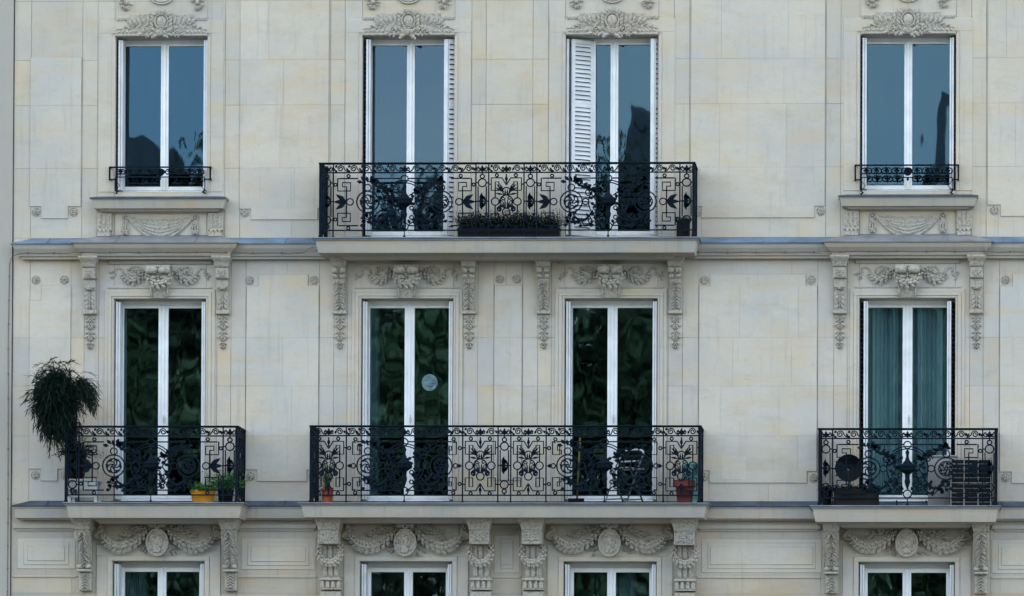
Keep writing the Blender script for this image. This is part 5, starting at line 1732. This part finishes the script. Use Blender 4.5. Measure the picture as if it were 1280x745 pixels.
# two stacked slatted crates
xc0 = pt(1187, 600, -.40)[0]; xc1 = pt(1240, 600, -.40)[0]; ztc = pt(1210, 573, -.40)[1]
hh = (ztc - zf) / 2
for k in range(2):
    za = zf + k * hh
    e = empty('slatted_crate', ('lower' if k == 0 else 'upper') + ' of two dark slatted crates with pale edges on the right balcony', 'crate', ((xc0 + xc1) / 2, -.35, za), 'slatted crates on the right balcony')
    mb = MB()
    ns = 5
    for j in range(ns):
        z = za + .008 + j * (hh - .02) / ns
        mb.box(xc0, xc1, -.53, -.518, z, z + (hh - .02) / ns - .017); mb.box(xc0, xc1, -.20, -.188, z, z + (hh - .02) / ns - .017)
        mb.box(xc0, xc0 + .01, -.518, -.20, z, z + (hh - .02) / ns - .017); mb.box(xc1 - .01, xc1, -.518, -.20, z, z + (hh - .02) / ns - .017)
    mb.box(xc0, xc1, -.518, -.20, za + .002, za + .012)
    at_parent(mb.build('slats', M['black'], e))
    mb = MB()
    for f_ in (.02, .33, .66, .96):
        xx = xc0 + (xc1 - xc0) * f_
        mb.box(xx, xx + .012, -.538, -.531, za, za + hh - .006)
    for j in range(1, ns):
        z = za + .008 + j * (hh - .02) / ns
        mb.box(xc0 + .02, xc1 - .02, -.510, -.503, z - .014, z - .003)
    mb.box(xc0, xc1, -.54, -.532, za + hh - .014, za + hh - .005)
    at_parent(mb.build('edge_battens', M['batten'], e))
# rod with a knob on the threshold
xa, za = pt(1122, 624, -.5); xb_ = pt(1157, 624, -.5)[0]
e = empty('rod', 'thin black rod with a round knob lying low on the right balcony', 'rod', (xa, -.55, zf))
mb = MB(); mb.tube([(xa, -.55, zf + .05), (xb_, -.55, zf + .055)], .005, 6); at_parent(mb.build('shaft', M['black'], e))
mb = MB(); mb.smooth = True; mb.ell((xb_ + .008, -.55, zf + .055), .016, .014, .016, 10, 6); at_parent(mb.build('knob', M['black'], e))
mb = MB(); mb.box(xa - .02, xa, -.57, -.53, zf, zf + .07); at_parent(mb.build('foot', M['black'], e))

# upper balcony: long dark planter with low fine shrubs between the windows, box at the right end
zf = su[2] + .008
def long_planter(u0, u1, vt, vf, y, label, seed, n, h=.2):
    x0 = pt(u0, vt, y)[0]; x1 = pt(u1, vt, y)[0]; zt = pt((u0 + u1) / 2, vt, y)[1]
    e = empty('planter_box', label, 'planter', ((x0 + x1) / 2, y, zf))
    mb = MB(); mb.box(x0, x1, y - .09, y + .09, zf + .02, zt, .008); mb.box(x0 + .02, x0 + .06, y - .07, y + .07, zf, zf + .02); mb.box(x1 - .06, x1 - .02, y - .07, y + .07, zf, zf + .02)
    mb.box(x0 - .008, x1 + .008, y - .098, y + .098, zt - .02, zt + .002, .004)
    at_parent(mb.build('box', M['black'], e))
    foliage(e, 'foliage', n, (x0 + x1) / 2, y, zt - .02, (x1 - x0) / 2 * .96, .07, h, .8, M['leaf_dark'], seed, .03, .002, 1, 7, .35)
long_planter(573, 700, 286, 262, -.42, 'long black planter box with low dark shrubs between the two upper balcony windows', 41, 1100, .25)
long_planter(846, 862, 276, 264, -.40, 'small black planter box in the right corner of the upper balcony', 42, 40, .07)

# ================================================================ ACROSS THE STREET (seen in the window glass)
rr = random.Random(5)
def crown_mesh(seed, rad, hgt):
    rr = random.Random(seed); mb = MB()
    cl = [(Vector((rr.gauss(0, rad * .42), rr.gauss(0, rad * .42), rr.uniform(-hgt * .4, hgt * .42))), rr.uniform(.25, .42) * rad) for _ in range(34)]
    for c, r_ in cl:
        for k in range(1150):
            d = Vector((rr.gauss(0, 1), rr.gauss(0, 1), rr.gauss(0, 1))).normalized()
            p = c + d * r_ * (rr.uniform(.45, 1.12) if k % 4 else rr.uniform(.9, 1.3))
            a = Vector((rr.gauss(0, 1), rr.gauss(0, 1), rr.gauss(0, 1))).normalized() * rr.uniform(.07, .12)
            b = a.cross(d).normalized() * .06
            mb.add([p - a, p + b, p + a, p - b], [(0, 1, 2, 3)])
    return mb.mesh('crown', M['tree_leaf'])
cms = [crown_mesh(i, 4.2, 8.5) for i in range(3)]
tm = MB(); tm.smooth = True
tm.tube([(0, 0, 0), (.1, 0, 3), (0, .1, 6), (.2, 0, 9)], .32, 10, False, .14)
for a in range(6):
    th = a * 1.05; tm.tube([(0, 0, 4 + a * .5), (math.cos(th) * 1.2, math.sin(th) * 1.2, 6 + a * .5), (math.cos(th) * 2.6, math.sin(th) * 2.6, 8 + a * .5)], .12, 6, False, .04)
tmesh = tm.mesh('trunk', M['bark'])
TX = [-42, -33.5, -25.5, -18.5, -12.5, -7.2, -1.5, 5.0, 12, 20]
words = ['far left end', 'second from the left', 'third from the left', 'fourth from the left', 'left of centre', 'centre', 'right of centre', 'fourth from the right', 'second from the right', 'far right end']
for i, x in enumerate(TX):
    e = empty('plane_tree', 'leafy plane tree across the street, ' + words[i] + ' of the row', 'tree', (x + rr.uniform(-.8, .8), -74 + rr.uniform(-2, 2), GZ), 'plane trees across the street', rr.uniform(0, 6))
    s = rr.uniform(1.26, 1.42)
    e.scale = (s, s, s)
    o = bpy.data.objects.new('trunk', tmesh); C.objects.link(o); o.parent = e
    o = bpy.data.objects.new('crown', cms[i % 3]); C.objects.link(o); o.parent = e; o.location = (0, 0, 8.6); o.scale = (1, 1, 1.4)
def opposite(x0, x1, h, roof, label, yb=-96):
    e = empty('stone_building', label, 'building', ((x0 + x1) / 2, yb, GZ))
    mb = MB(); mb.box(x0, x1, yb - 10, yb, GZ, GZ + h); 
    for k in range(int(h // 3.3)): mb.box(x0 - .1, x1 + .1, yb, yb + .3, GZ + 3.3 * (k + 1) - .2, GZ + 3.3 * (k + 1))
    at_parent(mb.build('wall', M['opp_stone'], e))
    mb = MB(); z = GZ + h
    mb.add([(x0 - .3, yb + .4, z), (x1 + .3, yb + .4, z), (x1, yb - 2, z + roof), (x0, yb - 2, z + roof), (x0, yb - 8, z + roof), (x1, yb - 8, z + roof), (x1 + .3, yb - 10.4, z), (x0 - .3, yb - 10.4, z)],
           [(0, 3, 2, 1), (3, 4, 5, 2), (4, 7, 6, 5), (0, 7, 4, 3), (1, 2, 5, 6)])
    r_ = at_parent(mb.build('roof', M['slate'], e))
    mb = MB()
    for q in range(int((x1 - x0) / 5)): mb.box(x0 + 2 + q * 5, x0 + 3 + q * 5, yb - 5, yb - 4, z + roof, z + roof + 1.6)
    c = mb.build('chimney', M['opp_stone'], r_); c.matrix_parent_inverse = Matrix.Translation(-e.location)
    mb = MB()
    for q in range(int((x1 - x0) / 2.4)):
        for k in range(int(h // 3.3)):
            mb.box(x0 + .8 + q * 2.4, x0 + 1.9 + q * 2.4, yb + .005, yb + .05, GZ + .7 + 3.3 * k, GZ + 2.7 + 3.3 * k)
    w = mb.build('window', M['opp_glass'], e); at_parent(w); w['kind'] = 'stuff'
opposite(-46, -20.6, 22.0, 3.6, 'tall stone apartment house with slate roof across the street, left of the trees')
opposite(-20.3, -13, 16.5, 3.2, 'lower stone apartment house with slate roof across the street')
opposite(-5.6, 1.2, 22.0, 5.0, 'narrow stone apartment house with steep slate roof opposite the balconies', -98)
opposite(5.0, 24, 22.5, 4.5, 'wide stone apartment house with slate roof across the street at the right')
